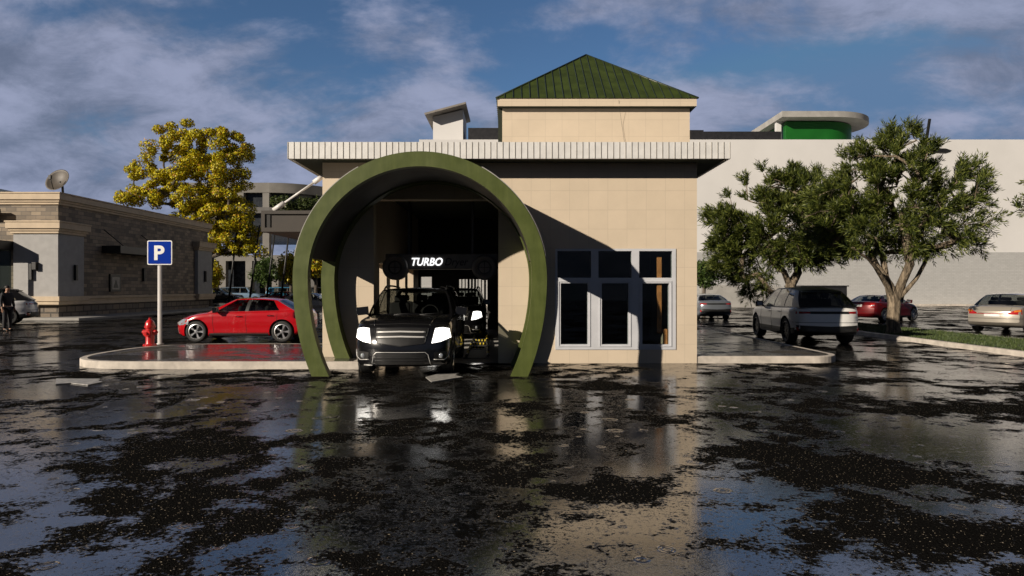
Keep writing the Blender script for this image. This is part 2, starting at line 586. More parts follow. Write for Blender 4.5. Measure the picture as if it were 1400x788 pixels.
for i in range(9):
    x = BX0 + .1 + i * .13 + random.uniform(-.02, .02)
    mb.box(x, x + random.choice((.04, .05, .08)), BB - .2, BB - .12, 0, 2.0)
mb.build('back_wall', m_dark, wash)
mb = MB()                                              # ceiling and roof slab
mb.box(-4.72, 4.60, 14.42, BB + .5, SZ + .004, SZ + .06)
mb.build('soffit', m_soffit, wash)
mb = MB()
fx0, fx1, fy0, fy1, fz0, fz1 = -4.74, 4.61, 14.40, BB + .52, 4.38, 4.73
for (a, b_, c, d) in ((fx0, fx1, fy0, fy0 + .06), (fx0, fx0 + .06, fy0 + .06, fy1), (fx1 - .06, fx1, fy0 + .06, fy1)):
    mb.box(a, b_, c, d, fz0, fz1)
mb.box(fx0 + .06, fx1 - .06, fy0 + .06, fy1, 4.60, 4.66)
n = 73
for i in range(n):
    x = fx0 + .012 + i * (fx1 - fx0 - .024) / (n - 1)
    mb.box(x - .006, x + .006, fy0 - .010, fy0 - .001, fz0 + .005, fz1 - .002, 1)
for i in range(100):
    y = fy0 + .12 + i * .13
    mb.box(fx0 - .022, fx0 - .001, y - .011, y + .011, fz0 + .005, fz1 - .002, 1)
    mb.box(fx1 + .001, fx1 + .022, y - .011, y + .011, fz0 + .005, fz1 - .002, 1)
mb.build('fascia', [m_fascia, m_seam], wash)

# window unit: frame, six panes
mb = MB()
fy = BY - .018
s = BY / F
cols = [(GX(762, BY), GX(808, BY)), (GX(818, BY), GX(863.5, BY)), (GX(873.6, BY), GX(919, BY))]
bcols = [(GX(766.5, BY), GX(803.5, BY)), (GX(822.6, BY), GX(859, BY)), (GX(878, BY), GX(914.5, BY))]
zt0, zt1 = HZ(380, BY), HZ(343.5, BY)
zb0, zb1 = HZ(471, BY), HZ(387.5, BY)
def frame_cells(mb, xs0, xs1, z0, z1, holes, ya, yb):
    """a flat slab with a row of rectangular holes"""
    x = xs0
    for a, b_ in holes:
        mb.box(x, a, ya, yb, z0, z1); x = b_
    mb.box(x, xs1, ya, yb, z0, z1)
zm = (zt0 + zb1) / 2 + .02
frame_cells(mb, WX0, WX1, zt0, zt1, cols, fy, BY + .12)
mb.box(WX0, WX1, fy, BY + .12, zt1, WZ1)
mb.box(WX0, WX1, fy, BY + .12, zm, zt0)
frame_cells(mb, WX0, WX1, zb0, zb1, bcols, fy, BY + .12)
mb.box(WX0, WX1, fy, BY + .12, zb1, zm)
mb.box(WX0, WX1, fy, BY + .12, WZ0, zb0)
wf = mb.build('window_frame', m_frame, wash)
for i in range(3):
    for (cc, z0, z1) in ((cols, zt0, zt1), (bcols, zb0, zb1)):
        a, b_ = cc[i]
        mb = MB(); mb.box(a + .001, b_ - .001, BY + .035, BY + .045, z0 + .001, z1 - .001)
        mb.build('pane', m_wglass, wf)
    a, b_ = bcols[i]                                   # raised casement bead
    mb = MB()
    for (x0, x1, z0, z1) in ((a - .055, a - .035, zb0 - .05, zb1 + .05), (b_ + .035, b_ + .055, zb0 - .05, zb1 + .05),
                             (a - .035, b_ + .035, zb1 + .03, zb1 + .05), (a - .035, b_ + .035, zb0 - .05, zb0 - .03)):
        mb.box(x0, x1, fy - .014, fy - .002, z0, z1)
    mb.build('casement_bead', m_frame, wf)
# the dark room behind the windows
mb = MB()
mb.box(OX1 + .2, XR - T, BY + T, BY + 3.6, .004, .02); mb.box(OX1 + .2, XR - T, BY + 3.6, BY + 3.7, 0, SZ)
mb.build('back_room', m_dark, wash)
mb = MB(); mb.box(GX(898.5, BY + .06), GX(904.5, BY + .06), BY + .06, BY + .11, HZ(456, BY + .06), HZ(352, BY + .06))
mb.box(GX(907, BY + .06), GX(912.5, BY + .06), BY + .06, BY + .11, .31, HZ(450, BY + .06))
mb.build('orange_strip', m_orange, wash)  # plain orange upright strips just behind the window glass

# tower and pyramid roof
mb = MB(); mb.box(-.245, 4.47, 17.17, 21.6, 4.66, 6.165); mb.build('tower_wall', m_cream, wash)
mb = MB(); mb.box(-.35, -.25, 17.20, 21.6, 4.66, 6.165); mb.build('tower_dark_panel', m_soffit, wash)  # dark upright panel along one edge of the tower
ex0, ex1, ey0, ey1 = -.36, 4.60, 17.0, 21.96
mb = MB(); mb.box(ex0, ex1, ey0, ey1, 6.18, 6.372); mb.build('tower_eave', m_cream, wash)
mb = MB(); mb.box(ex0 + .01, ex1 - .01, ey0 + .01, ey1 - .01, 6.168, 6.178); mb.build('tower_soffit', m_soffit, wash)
ax, ay, az = GX(801.3, 19.48), 19.48, 8.30
mb = MB()
e = .03
c4 = [Vector((ex0 - e, ey0 - e, 6.375)), Vector((ex1 + e, ey0 - e, 6.375)), Vector((ex1 + e, ey1 + e, 6.375)), Vector((ex0 - e, ey1 + e, 6.375))]
ap = Vector((ax, ay, az))
for i in range(4):
    mb.face([c4[i], c4[(i + 1) % 4], ap])
mb.face(c4[::-1])
for i in range(4):                                     # standing seams run straight up each slope
    a, b_ = c4[i], c4[(i + 1) % 4]
    along = (b_ - a).normalized(); mid = (a + b_) / 2
    k = 24
    tap = (ap - a).dot(along) / (b_ - a).length
    for j in range(1, k):
        f = j / k
        p0 = a.lerp(b_, f)
        foot = a.lerp(b_, tap)
        h = f / tap if f < tap else (1 - f) / (1 - tap)
        p1 = p0 + (ap - foot) * h
        nrm = along.cross(ap - foot).normalized()
        mb.tube([p0 + nrm * .012, p1 + nrm * .012], .016, 4, 1, smooth=False)
    mb.tube([a, ap], .03, 6, 1)
mb.build('pyramid_roof', [m_roofgreen, m_roofrib], wash)
mb = MB()
mb.tube([P(838, 92, 18.7), P(846, 138, 16.98), P(850, 170, 17.14), P(854, 196, 17.14)], .003, 5)
tag(mb.build('hanging_cable', m_darkmetal, None), 'thin grey cable hanging down over the pyramid roof and tower', 'cable')

# side canopy with tie rod
cY = 15.0
cx0, cz0, cz1 = GX(357, cY), HZ(317, cY), HZ(288, cY)
can = MB()
can.box(cx0, XL - .002, cY + .05, cY + 2.6, cz0, cz1)
can.box(cx0, XL - .002, cY, cY + .05, cz1 - .075, cz1); can.box(cx0, XL - .002, cY, cY + .05, cz0, cz0 + .09)
can.box(cx0, cx0 + .08, cY, cY + .05, cz0 + .09, cz1 - .075)
cano = can.build('side_canopy', m_brownp, wash)
mb = MB(); mb.box(cx0 + .08, cx0 + .19, cY + .028, cY + .048, cz0 + .09, cz1 - .075); mb.build('end_recess', m_dark, cano)
mb = MB()
q0, q1 = P(374, 288, cY + .1), P(441, 241.5, cY + .12)
for f0, f1, r_ in ((0, .22, .055), (.2, .84, .026), (.82, 1, .055)):
    mb.tube([q0.lerp(q1, f0), q0.lerp(q1, f1)], r_, 10)
mb.build('tie_rod', m_rod, cano)

# ------------------------------------------------------------------ green portal arch
arch = empty('portal_arch', (-1.719, 12.72, 0), 'big green horseshoe arch standing in front of the car wash entrance', 'arch')
ACX, ACZ = -1.719, 1.83
def horseshoe(r_, b_, n=60, z0=0.0):
    pts = []
    for i in range(16):
        z = lerp(z0, ACZ, i / 16)
        pts.append((ACX + r_ * math.sqrt(max(0, 1 - ((ACZ - z) / b_) ** 2)), z))
    for i in range(n + 1):
        a = PI * i / n
        pts.append((ACX + r_ * math.cos(a), ACZ + r_ * math.sin(a)))
    for i in range(15, -1, -1):
        z = lerp(z0, ACZ, i / 16)
        pts.append((ACX - r_ * math.sqrt(max(0, 1 - ((ACZ - z) / b_) ** 2)), z))
    return pts
def ring(name, y0, y1):
    o_, i_ = horseshoe(2.37, 3.48), horseshoe(2.09, 3.11)
    mb = MB()
    A = [mb.bm.verts.new((x, y0, z)) for x, z in o_]; B = [mb.bm.verts.new((x, y0, z)) for x, z in i_]
    C = [mb.bm.verts.new((x, y1, z)) for x, z in o_]; D = [mb.bm.verts.new((x, y1, z)) for x, z in i_]
    fs = []
    for k in range(len(A) - 1):
        for q in ((A[k], A[k + 1], B[k + 1], B[k]), (C[k + 1], C[k], D[k], D[k + 1]), (A[k + 1], A[k], C[k], C[k + 1]), (B[k], B[k + 1], D[k + 1], D[k])):
            fs.append(mb.bm.faces.new(q))
    for k in (0, -1):
        fs.append(mb.bm.faces.new((A[k], B[k], D[k], C[k])))
    bmesh.ops.recalc_face_normals(mb.bm, faces=fs)
    return mb.build(name, m_green, arch, sharp=35)
ring('front_ring', 12.72, 12.92)
ring('rear_ring', 14.62, 14.945)
def vault(name, r0, r1, a0, a1, y0, y1, mat, n=40):
    mb = MB()
    pts = [(ACX + r1 * math.cos(R(lerp(a0, a1, i / n))), ACZ + r1 * math.sin(R(lerp(a0, a1, i / n)))) for i in range(n + 1)]
    pts += [(ACX + r0 * math.cos(R(lerp(a1, a0, i / n))), ACZ + r0 * math.sin(R(lerp(a1, a0, i / n)))) for i in range(n + 1)]
    mb.prism(pts, 'y', y0, y1)
    return mb.build(name, mat, arch, sharp=35)
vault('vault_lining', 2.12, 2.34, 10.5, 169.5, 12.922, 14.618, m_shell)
vault('cladding_strip', 2.373, 2.388, 10, 61, 12.735, 14.94, m_conc, 24)
vault('cladding_strip', 2.373, 2.388, 119, 170, 12.735, 14.94, m_conc, 24)

# ------------------------------------------------------------------ dryer machine and conveyor inside
def textobj(name, body, size, mat, parent, loc, shear=0.0, offset=0.0, ext=.004, width=None):
    cu = bpy.data.curves.new(name, 'FONT')
    cu.body = body; cu.size = size; cu.shear = shear; cu.offset = offset; cu.extrude = ext; cu.align_x = 'LEFT'
    o = bpy.data.objects.new(name, cu); COL.objects.link(o)
    dg = bpy.context.evaluated_depsgraph_get(); dg.update()
    me = bpy.data.meshes.new_from_object(o.evaluated_get(dg), depsgraph=dg)
    bpy.data.objects.remove(o)
    xs = [v.co.x for v in me.vertices]
    k = (width / (max(xs) - min(xs))) if width else 1.0
    x0 = min(xs)
    off = root_of(parent).location
    for v in me.vertices:
        x, y, z = v.co
        v.co = Vector((loc[0] + (x - x0) * k, loc[1] - z, loc[2] + y)) - off
    me.name = name
    me.materials.clear(); me.materials.append(mat)
    o = bpy.data.objects.new(name, me); COL.objects.link(o); o.parent = parent
    return o
DY = 16.5
dry = empty('blow_dryer', (-1.75, DY, 0), 'dark overhead dryer beam with two round blower nozzles and lit lettering', 'dryer')
m_turbo = emit('white_lit_letters', (1, 1, 1), 1.25)
m_faint = M('dark_letters', (.004, .004, .005), .5)
m_beam = M('dryer_housing', (.16, .15, .14), .5, var=.2)
mb = MB(); mb.box(GX(526, DY), GX(680, DY), DY + .06, DY + .6, HZ(368, DY), HZ(347, DY)); mb.build('beam', m_beam, dry, bevel=.02)
for x in (-2.55, -1.0):
    mb = MB(); mb.box(x, x + .06, DY + .2, DY + .5, HZ(347, DY) + .001, SZ); mb.build('hanger', m_darkmetal, dry)
for px in (540.5, 662.5):
    c = P(px, 366, DY)
    mb = MB()
    mb.lathe([(.17, -.05), (.21, -.10), (.275, -.11), (.305, -.07), (.305, .25), (.2, .45), (.2, .5)], c, 'y', 32)
    nz = mb.build('nozzle', m_beam, dry)
    mb = MB(); mb.lathe([(.17, -.052), (.03, -.045), (.0, -.045)], c, 'y', 24, capped=False)
    mb.tube([c + Vector((-.17, -.06, 0)), c + Vector((.17, -.06, 0))], .008, 6)
    mb.tube([c + Vector((0, -.06, -.17)), c + Vector((0, -.06, .17))], .008, 6)
    mb.build('fan_mouth', m_black, nz)
textobj('lettering', 'TURBO', .26, m_turbo, dry, (GX(562.5, DY), DY + .05, HZ(363, DY)), .25, .0045, .006, GX(605, DY) - GX(562.5, DY))
textobj('lettering', 'Dryer', .26, m_faint, dry, (GX(608, DY), DY + .05, HZ(363, DY)), .25, .002, .006, GX(640, DY) - GX(608, DY))

m_yellow = M('yellow_hazard_paint', (.55, .42, .02), .5, var=.2)
m_steel = M('worn_steel_plate', (.06, .06, .06), .6, metal=.3, var=.3, scale=10)
conv = empty('wheel_guide', (-.95, 19, 0), 'black and yellow wheel guide ramp on the wash tunnel floor', 'wheel guide')
mb = MB()
ga = [(-1.06, 15.75), (-1.22, 22.6)]; gb = [(-.55, 15.75), (-.84, 22.6)]
mb.box(-1.14, -.62, 15.9, 22.6, .006, .022)
mb.build('floor_plate', m_steel, conv)
for (p, q) in (ga, gb):
    mb = MB()
    for k in range(12):
        a = Vector((lerp(p[0], q[0], k / 12), lerp(p[1], q[1], k / 12), .075)); b_ = Vector((lerp(p[0], q[0], (k + 1) / 12), lerp(p[1], q[1], (k + 1) / 12), .075))
        mb.tube([a, b_], .032, 8, k % 2, smooth=True)
    for k in range(4):
        y = lerp(p[1], q[1], (k + .5) / 4); x = lerp(p[0], q[0], (k + .5) / 4)
        mb.box(x - .02, x + .02, y - .02, y + .02, .02, .06, 0)
    mb.build('guide_rail', [m_black, m_yellow], conv)
for k in range(3):
    mb = MB()
    y = 18.3 + k * 1.2
    mb.tube([(-1.14, y, .06), (-.74, y, .06)], .03, 8, 0)
    for j in range(4):
        mb.tube([(-1.10 + j * .09, y, .06), (-1.06 + j * .09, y, .06)], .033, 8, 1)
    mb.build('roller', [m_black, m_yellow], conv)

# ------------------------------------------------------------------ pavement islands and kerbs
m_isle = wet_ground('wet_pavers', .50, .56, .05, .5, False, 1.0, True)
def round_poly(x0, x1, y0, y1, r_left, n=14):
    pts = []
    return pts
def arcpts(cx_, cy_, rx, ry, a0, a1, n):
    return [(cx_ + rx * math.cos(R(lerp(a0, a1, i / n))), cy_ + ry * math.sin(R(lerp(a0, a1, i / n)))) for i in range(n + 1)]
def inset(poly, d):
    n = len(poly); out = []
    for i in range(n):
        p0, p1, p2 = Vector(poly[i - 1]), Vector(poly[i]), Vector(poly[(i + 1) % n])
        e1 = (p1 - p0).normalized(); e2 = (p2 - p1).normalized()
        n1 = Vector((-e1.y, e1.x)); n2 = Vector((-e2.y, e2.x))
        nn = (n1 + n2)
        if nn.length < 1e-6: nn = n1
        nn.normalize()
        out.append(tuple(p1 + nn * d / max(.4, nn.dot(n1))))
    return out
def island(name, poly, h, kw, topmat, label, toplabel):
    """counter-clockwise outline: a kerb of width kw round a paved top"""
    inn = inset(poly, kw)
    mb = MB(); n = len(poly)
    ch = .012
    mid = inset(poly, ch)
    for i in range(n):
        j = (i + 1) % n
        a, b_, c, d = poly[i], poly[j], inn[i], inn[j]
        e, f = mid[i], mid[j]
        mb.face([(*a, 0), (*b_, 0), (*b_, h - ch), (*a, h - ch)])
        mb.face([(*a, h - ch), (*b_, h - ch), (*f, h), (*e, h)])
        mb.face([(*e, h), (*f, h), (*d, h), (*c, h)])
    struct(mb, 'kerb', m_kerb, label)
    mb = MB(); mb.face([(x, y, h - .006) for x, y in inn])
    return struct(mb, name, topmat, toplabel)
IH = .15
lp = [(-3.12, 13.87), (-3.12, 18.45)] + [(-5.0, 18.45)] + [(-7.2 - 2.38 * math.cos(R(t_)) ** .62, 16.16 + 2.29 * math.copysign(abs(math.sin(R(t_))) ** .8, math.sin(R(t_)))) for t_ in range(85, -86, -5)] + [(-5.0, 13.87)]
lp = [(x if x > -7.2 else x, y) for x, y in lp]
island('pavement', lp, IH, .14, m_isle, 'pale kerb round the island beside the arch', 'wet paved island with the parking sign and hydrant')
rp = [(XR + .003, 14.97), (6.3, 14.97)] + arcpts(6.65, 15.67, .7, .7, 270, 360, 10) + [(7.35, 21.2), (7.35, 27.0), (XR + .003, 27.0)]
island('pavement', rp, IH, .14, m_isle, 'pale kerb round the walk beside the building end', 'wet paved walk along the building end')
# a strip of damp apron in front of the entrance wall
# painted arrows
m_mark = M('worn_white_road_paint', (.34, .33, .31), .5, var=.3, scale=12, bump=.2)
def arrow(pts, label):
    mb = MB(); mb.prism(pts, 'z', .004, .018)
    o = mb.build('road_marking', m_mark, None); tag(o, label, None, None, 'structure')
def gp(px, py):
    y = CH * F / (py - 394)
    return (GX(px, y), y)
arrow([gp(76, 526.5), gp(96, 525), gp(95, 524.6), gp(120, 527.6), gp(141, 523.4), gp(134, 522), gp(137, 519.3), gp(77, 519)], 'white direction arrow on the wet asphalt in front of the island')
arrow([gp(582, 517), gp(590, 523.5), gp(633, 516.6), gp(622, 514.5), gp(628, 511), gp(600, 512)], 'white direction arrow on the lane under the arch')
# ------------------------------------------------------------------ large white store behind
m_greybrick = brickmat('grey_painted_brick', (.385, .385, .38), (.42, .42, .415), (.33, .33, .325), .42, .14, .014, .85, .35, .5, .12, .02)
m_store = M('white_store_wall', (.62, .61, .60), .8, var=.05, scale=.15, bump=.1, bscale=4)
m_drum = M('bright_green_panel', (.004, .095, .008), .5, var=.15, scale=.4)
WY = 64.0
store = empty('white_store', (20, WY, 0), 'huge plain white store with a grey brick base and green drum on its roof', 'store')
wx0, wx1 = GX(573, WY), 66.0
ztop = HZ(191, WY); zbr = HZ(345, WY)
mb = MB(); mb.box(wx0, wx1, WY, WY + 40, zbr, ztop); mb.build('upper_wall', m_store, store)
mb = MB(); mb.box(wx0, wx1, WY - .06, WY + 40, 0, zbr); mb.build('brick_base', m_greybrick, store)
mb = MB(); mb.box(wx0, wx1, WY + .5, WY + 1.2, ztop, HZ(180, WY + .5) - .1)
for i in range(60):
    x = lerp(wx0, wx1, i / 60)
    mb.box(x, x + .06, WY + .44, WY + .5, ztop, HZ(180, WY + .5))
py = 66
mb = MB(); mb.box(GX(640, py), GX(681, py), py, py + 3, ztop, HZ(175, py)); mb.box(GX(683, py), GX(962, py), py, py + .3, ztop, HZ(178, py)); mb.box(GX(962, py), GX(1068, py), py, py + .3, ztop, HZ(180, py))
mb.build('roof_screen', m_darkmetal, store)
m_deck_roof = M('grey_roof_edge', (.22, .20, .18), .7)
# penthouse with a single-pitch roof
x0, x1 = GX(592, py), GX(633, py)
mb = MB(); mb.prism([(x0, ztop - .3), (x1, ztop - .3), (x1, HZ(150, py)), (x0, HZ(160, py))], 'y', py, py + 5)
mb.build('penthouse_wall', m_store, store)
mb = MB(); mb.prism([(GX(583, py), HZ(161.5, py)), (GX(638, py), HZ(146.5, py)), (GX(638, py), HZ(144, py)), (GX(582, py), HZ(159, py))], 'y', py - 1.2, py + 6)
mb.build('penthouse_roof', m_deck_roof, store)
# green drum under a thin disc roof, straight on one side and round on the other
def dplan(x0, x1, y0, y1, n=20):
    rx = (x1 - x0) * .5; ry = (y1 - y0) / 2
    return [(x0, y1), (x0, y0)] + arcpts(x1 - rx, (y0 + y1) / 2, rx, ry, 270, 450, n)
mb = MB(); mb.prism(dplan(28.7, 37.1, 71.5, 79.5), 'z', ztop - .5, HZ(168, 72), smooth=False); mb.build('roof_drum', m_drum, store, sharp=30)
mb = MB(); mb.prism(dplan(28.9, 36.6, 72.2, 79), 'z', HZ(168, 72), HZ(160.5, 72), smooth=False); mb.build('drum_collar', m_store, store, sharp=30)
mb = MB(); mb.prism(dplan(27.7, 38.7, 70, 80.5), 'z', HZ(160, 70), HZ(152, 70), smooth=False); mb.build('drum_roof', m_conc, store, sharp=30)
mb = MB(); mb.box(27.9, 28.4, 72, 72.5, ztop - .5, HZ(160, 70)); mb.build('drum_post', m_store, store)
struct((lambda mb: mb.box(wx0, 66, WY - 1.2, WY - .07, 0, .16) or mb)(MB()), 'kerb', m_kerb, 'pale kerb along the foot of the white store')

# low walls at the foot of the store
mb = MB(); mb.box(GX(958, 57), GX(1060, 57), 57, 57.5, 0, HZ(390, 57)); mb.box(GX(1060, 57), GX(1060, 57) + .5, 57, 63, 0, HZ(392, 57))
tag(mb.build('loading_bay_wall', m_conc, None, bevel=.03), 'low grey loading bay wall behind the far silver car', 'wall')
mb = MB(); y = 52; mb.box(GX(1096, y), GX(1158, y), y, y + 3, 0, HZ(392, y)); mb.box(GX(1094, y), GX(1160, y), y - .1, y + 3.1, HZ(392, y), HZ(390.5, y))
tag(mb.build('bin_enclosure', m_darkmetal, None), 'dark low bin enclosure in front of the white store wall', 'bin enclosure')

# ------------------------------------------------------------------ brick shop with cream cornices
m_shopbrick = brickmat('tan_stone_brick', (.37, .30, .22), (.16, .135, .11), (.15, .135, .12), .52, .21, .012, .85, .6, .5, .3, .03)
m_stone = brickmat('rough_base_stone', (.26, .21, .16), (.16, .14, .12), (.09, .08, .07), .7, .35, .04, .9, .9, .5, .4, .05)
m_cornice = M('cream_cornice', (.56, .45, .32), .75, var=.1, scale=2, bump=.15, bscale=30)
m_pil = M('grey_white_stucco', (.37, .365, .36), .85, var=.08, scale=3, bump=.5, bscale=35)
SXW, SY0, SY1 = -23.8, 35.8, 53.4
shop = empty('brick_shop', (SXW, SY0, 0), 'low tan brick shop with cream cornices and grey corner pilasters', 'shop')
zc1, zc0 = HZ(263.5, SY0), HZ(280, SY0)
mb = MB(); mb.box(-48, SXW, SY0, SY1, 1.2, zc0); mb.build('brick_wall', m_shopbrick, shop)
mb = MB(); mb.box(-48, SXW + .06, SY0 - .06, SY1 + .06, 0, .75); mb.build('stone_base', m_stone, shop)
def band(mb, x0, x1, y0, y1, z0, z1, steps):
    """stepped moulding round a box: steps are (projection, from, to) in fractions of the height"""
    for pr, a, b_ in steps:
        mb.box(x0 - pr, x1 + pr, y0 - pr, y1 + pr, lerp(z0, z1, a), lerp(z0, z1, b_))
COR = [(.09, 0, .2), (.16, .2, .38), (.25, .38, .88), (.29, .88, 1)]
mb = MB(); band(mb, -48, SXW, SY0, SY1, zc0, zc1, COR); mb.build('cornice', m_cornice, shop, bevel=.02)
mb = MB(); band(mb, -48, SXW, SY0, SY1, .75, 1.2, [(.16, 0, .35), (.10, .35, .7), (.2, .7, 1)]); mb.build('base_moulding', m_cornice, shop, bevel=.015)
def pilaster(x0, x1, y0, y1):
    mb = MB(); mb.box(x0, x1, y0, y1, 1.21, HZ(320, SY0)); p = mb.build('pilaster', m_pil, shop)
    mb = MB(); band(mb, x0, x1, y0, y1, HZ(320, SY0), HZ(303, SY0), COR); mb.build('pilaster_cap', m_cornice, p, bevel=.02)
    mb = MB(); band(mb, x0, x1, y0, y1, .78, 1.21, [(.14, 0, .4), (.2, .4, 1)]); mb.build('pilaster_base', m_cornice, p, bevel=.02)
pilaster(GX(23, SY0), SXW + .16, SY0 - .25, SY0 + 1.9)
pilaster(SXW - 1, SXW + .25, SY1 - 2.2, SY1 + .2)
def sconce(x, y, z, nx):
    mb = MB()
    if nx: mb.box(x, x + .14, y - .09, y + .09, z - .42, z + .42)
    else:
        mb.box(x - .09, x + .09, y - .14, y, z - .42, z + .42); mb.box(x + .12, x + .35, y - .2, y, z + .1, z + .5)
    mb.build('wall_light', m_black, shop, bevel=.02)
sconce(GX(48, SY0), SY0 - .25, HZ(372, SY0), False)
sconce(SXW + .16, SY0 + 1.1, HZ(373, SY0 + 1), True)
sconce(SXW + .004, 44.0, HZ(376, 44), True)
sconce(SXW + .25, 52.3, HZ(378, 52), True)
# awning on the shaded side, with rods
ya, yb = SXW * F / (139 - 700), SXW * F / (203 - 700)
mb = MB(); mb.box(SXW + .002, SXW + 1.1, ya, yb, HZ(346, ya), HZ(336, ya)); aw = mb.build('side_awning', m_black, shop)
for yy in (ya + .5, yb - .6):
    mb = MB(); mb.tube([(SXW + .02, yy - .3, HZ(314, ya)), (SXW + 1.0, yy, HZ(336, ya))], .03, 6); mb.build('rod', m_black, aw)
# poster case with a dark triangle
yp0, yp1 = SXW * F / (149 - 700), SXW * F / (163 - 700)
mb = MB(); mb.box(SXW + .002, SXW + .10, yp0, yp1, HZ(399, yp0), HZ(375, yp0)); pc = mb.build('poster_case', m_black, shop)
m_poster = M('pale_poster', (.40, .37, .32), .6)
zz0, zz1 = HZ(396, yp0), HZ(379, yp0)
mb = MB(); mb.box(SXW + .101, SXW + .106, yp0 + .15, yp1 - .15, zz0, zz1); pp = mb.build('poster', m_poster, pc)
mb = MB(); ym = (yp0 + yp1) / 2; mb.prism([(ym - .26, zz0 + .1), (ym + .26, zz0 + .1), (ym, zz1 - .14)], 'x', SXW + .107, SXW + .111); mb.build('triangle_emblem', m_black, pp)
# entrance at the frame edge
mb = MB(); mb.box(-30.5, GX(15, SY0), SY0 - .12, SY0 - .01, 0, HZ(342, SY0)); mb.build('glass_entrance', m_wglass, shop)
mb = MB(); mb.box(-30.5, GX(15, SY0), SY0 - .008, SY0 - .002, 0, HZ(342, SY0)); mb.build('entrance_recess', m_dark, shop)
mb = MB(); mb.box(-31, GX(22, SY0), SY0 - 1.4, SY0 - .01, HZ(342, SY0), HZ(337, SY0) + .25); mb.build('entrance_canopy', m_black, shop)
for xx in (GX(15, SY0), -28.5):
    mb = MB(); mb.box(xx - .06, xx + .06, SY0 - 1.35, SY0 - 1.2, 0, HZ(342, SY0)); mb.build('canopy_post', m_black, shop)
mb = MB(); mb.box(-45, -26.6, SY0 - .5, SY0 - .28, HZ(297, SY0), HZ(287, SY0)); mb.build('wall_signboard', m_brownp, shop)
# hipped roof behind the parapet
mb = MB()
q = [Vector((-46, SY0 + 2, zc1 - .4)), Vector((-24.6, SY0 + 2, zc1 - .4)), Vector((-24.6, SY1 - 2, zc1 - .4)), Vector((-46, SY1 - 2, zc1 - .4))]
rr = [Vector((-36, SY0 + 8, zc1 + 1.6)), Vector((-34, SY0 + 8, zc1 + 1.6))]
mb.face([q[0], q[1], rr[1], rr[0]]); mb.face([q[1], q[2], rr[1]]); mb.face([q[2], q[3], rr[0], rr[1]]); mb.face([q[3], q[0], rr[0]])
mb.build('hip_roof', m_roofrib, shop)
# raised walk round the shop
mb = MB()
kx = GX(80, 34.2) + .9
mb.box(-60, kx, 34.4, 56, 0, .13)
struct(mb, 'kerb', m_conc, 'grey kerbed walk round the brick shop', bevel=.02)
mb = MB(); yk = 33.2
mb.box(-31, -22.4, yk - .08, yk + .08, .004, .012); struct(mb, 'road_marking', m_mark, 'long white bay line beside the brick shop')

# satellite dish
dY = 37.0
dc = P(80, 247.5, dY)
dish = empty('satellite_dish', (dc.x, dY, zc1), 'round tan satellite dish on the corner of the brick shop roof', 'satellite dish')
m_dish = M('tan_dish_paint', (.085, .072, .06), .55, var=.1)
mb = MB()
ax_ = Vector((-.12, -.88, .42)).normalized()
u = ax_.cross(Vector((0, 0, 1))).normalized(); v = u.cross(ax_)
rows = []
for i in range(9):
    r_ = .66 * i / 8
    rows.append([dc + u * r_ * math.cos(2 * PI * k / 28) + v * r_ * math.sin(2 * PI * k / 28) + ax_ * (.22 * (r_ / .66) ** 2 - .1) for k in range(29)])
mb.grid(rows)
d_ = mb.build('reflector', m_dish, dish, merge=True)
sm = d_.modifiers.new('Solidify', 'SOLIDIFY'); sm.thickness = .02
mb = MB(); mb.tube([dc - v * .6 + ax_ * .1, dc + ax_ * .55 - v * .15], .022, 6); mb.obox(dc + ax_ * .56 - v * .14, (.12, .12, .2)); mb.build('feed_arm', m_black, dish)
mb = MB(); mb.tube([dc - ax_ * .08, dc + Vector((.12, .15, -.3)), Vector((dc.x + .15, dY + .15, zc1 - .05))], .06, 8); mb.obox((dc.x + .15, dY + .15, zc1 + .02), (.5, .5, .05)); mb.build('mount', m_black, dish)

# ------------------------------------------------------------------ round-ended grey deck building
PY = 82.0
m_deck = M('weathered_grey_concrete', (.20, .19, .175), .85, var=.15, scale=.5)
m_deckd = M('darker_grey_concrete', (.13, .125, .12), .85, var=.15, scale=.5)
deck = empty('concrete_deck_building', (GX(350, PY), PY, 0), 'grey concrete building with a rounded end, open deck and columns', 'building')
m_glz = M('dark_glazing', (.016, .020, .026), .28, var=.2)
xa, xb = GX(262, PY), GX(369, PY)
def plan(d):
    pts = [(xa - d, PY + 24 + d), (xa - d, PY - d), (xb, PY - d)]
    pts += [(xb + (8.0 + d) * math.sin(R(a)), PY + 12 - (12 + d) * math.cos(R(a))) for a in range(0, 181, 9)]
    return pts
def zz(py): return HZ(py, PY)
mb = MB(); mb.prism(plan(.3), 'z', zz(264), zz(250.5)); mb.build('parapet_band', m_deck, deck, sharp=30)
mb = MB(); mb.prism(plan(-.5), 'z', zz(318), zz(264)); mb.build('glazing_band', m_glz, deck, sharp=30)
for px in (262, 291, 325, 360):
    mb = MB(); mb.box(GX(px, PY), GX(px + 9, PY), PY - .25, PY + .6, zz(349) , zz(264)); mb.build('deck_column', m_deck, deck)
for a in (40, 75, 110):
    x = xb + 7.8 * math.sin(R(a)); y = PY + 12 - 11.8 * math.cos(R(a))
    mb = MB(); mb.box(x - .4, x + .4, y - .4, y + .4, zz(349), zz(264)); mb.build('deck_column', m_deckd, deck)
mb = MB(); mb.prism(plan(.1), 'z', zz(357), zz(349)); mb.build('floor_slab', m_deck, deck, sharp=30)
mb = MB(); mb.prism(plan(.35), 'z', zz(292), zz(284)); mb.build('planter_ledge', m_deckd, deck, sharp=30)
mb = MB(); mb.prism(plan(-1.6), 'z', 0, zz(357)); mb.build('ground_glazing', m_glz, deck, sharp=30)
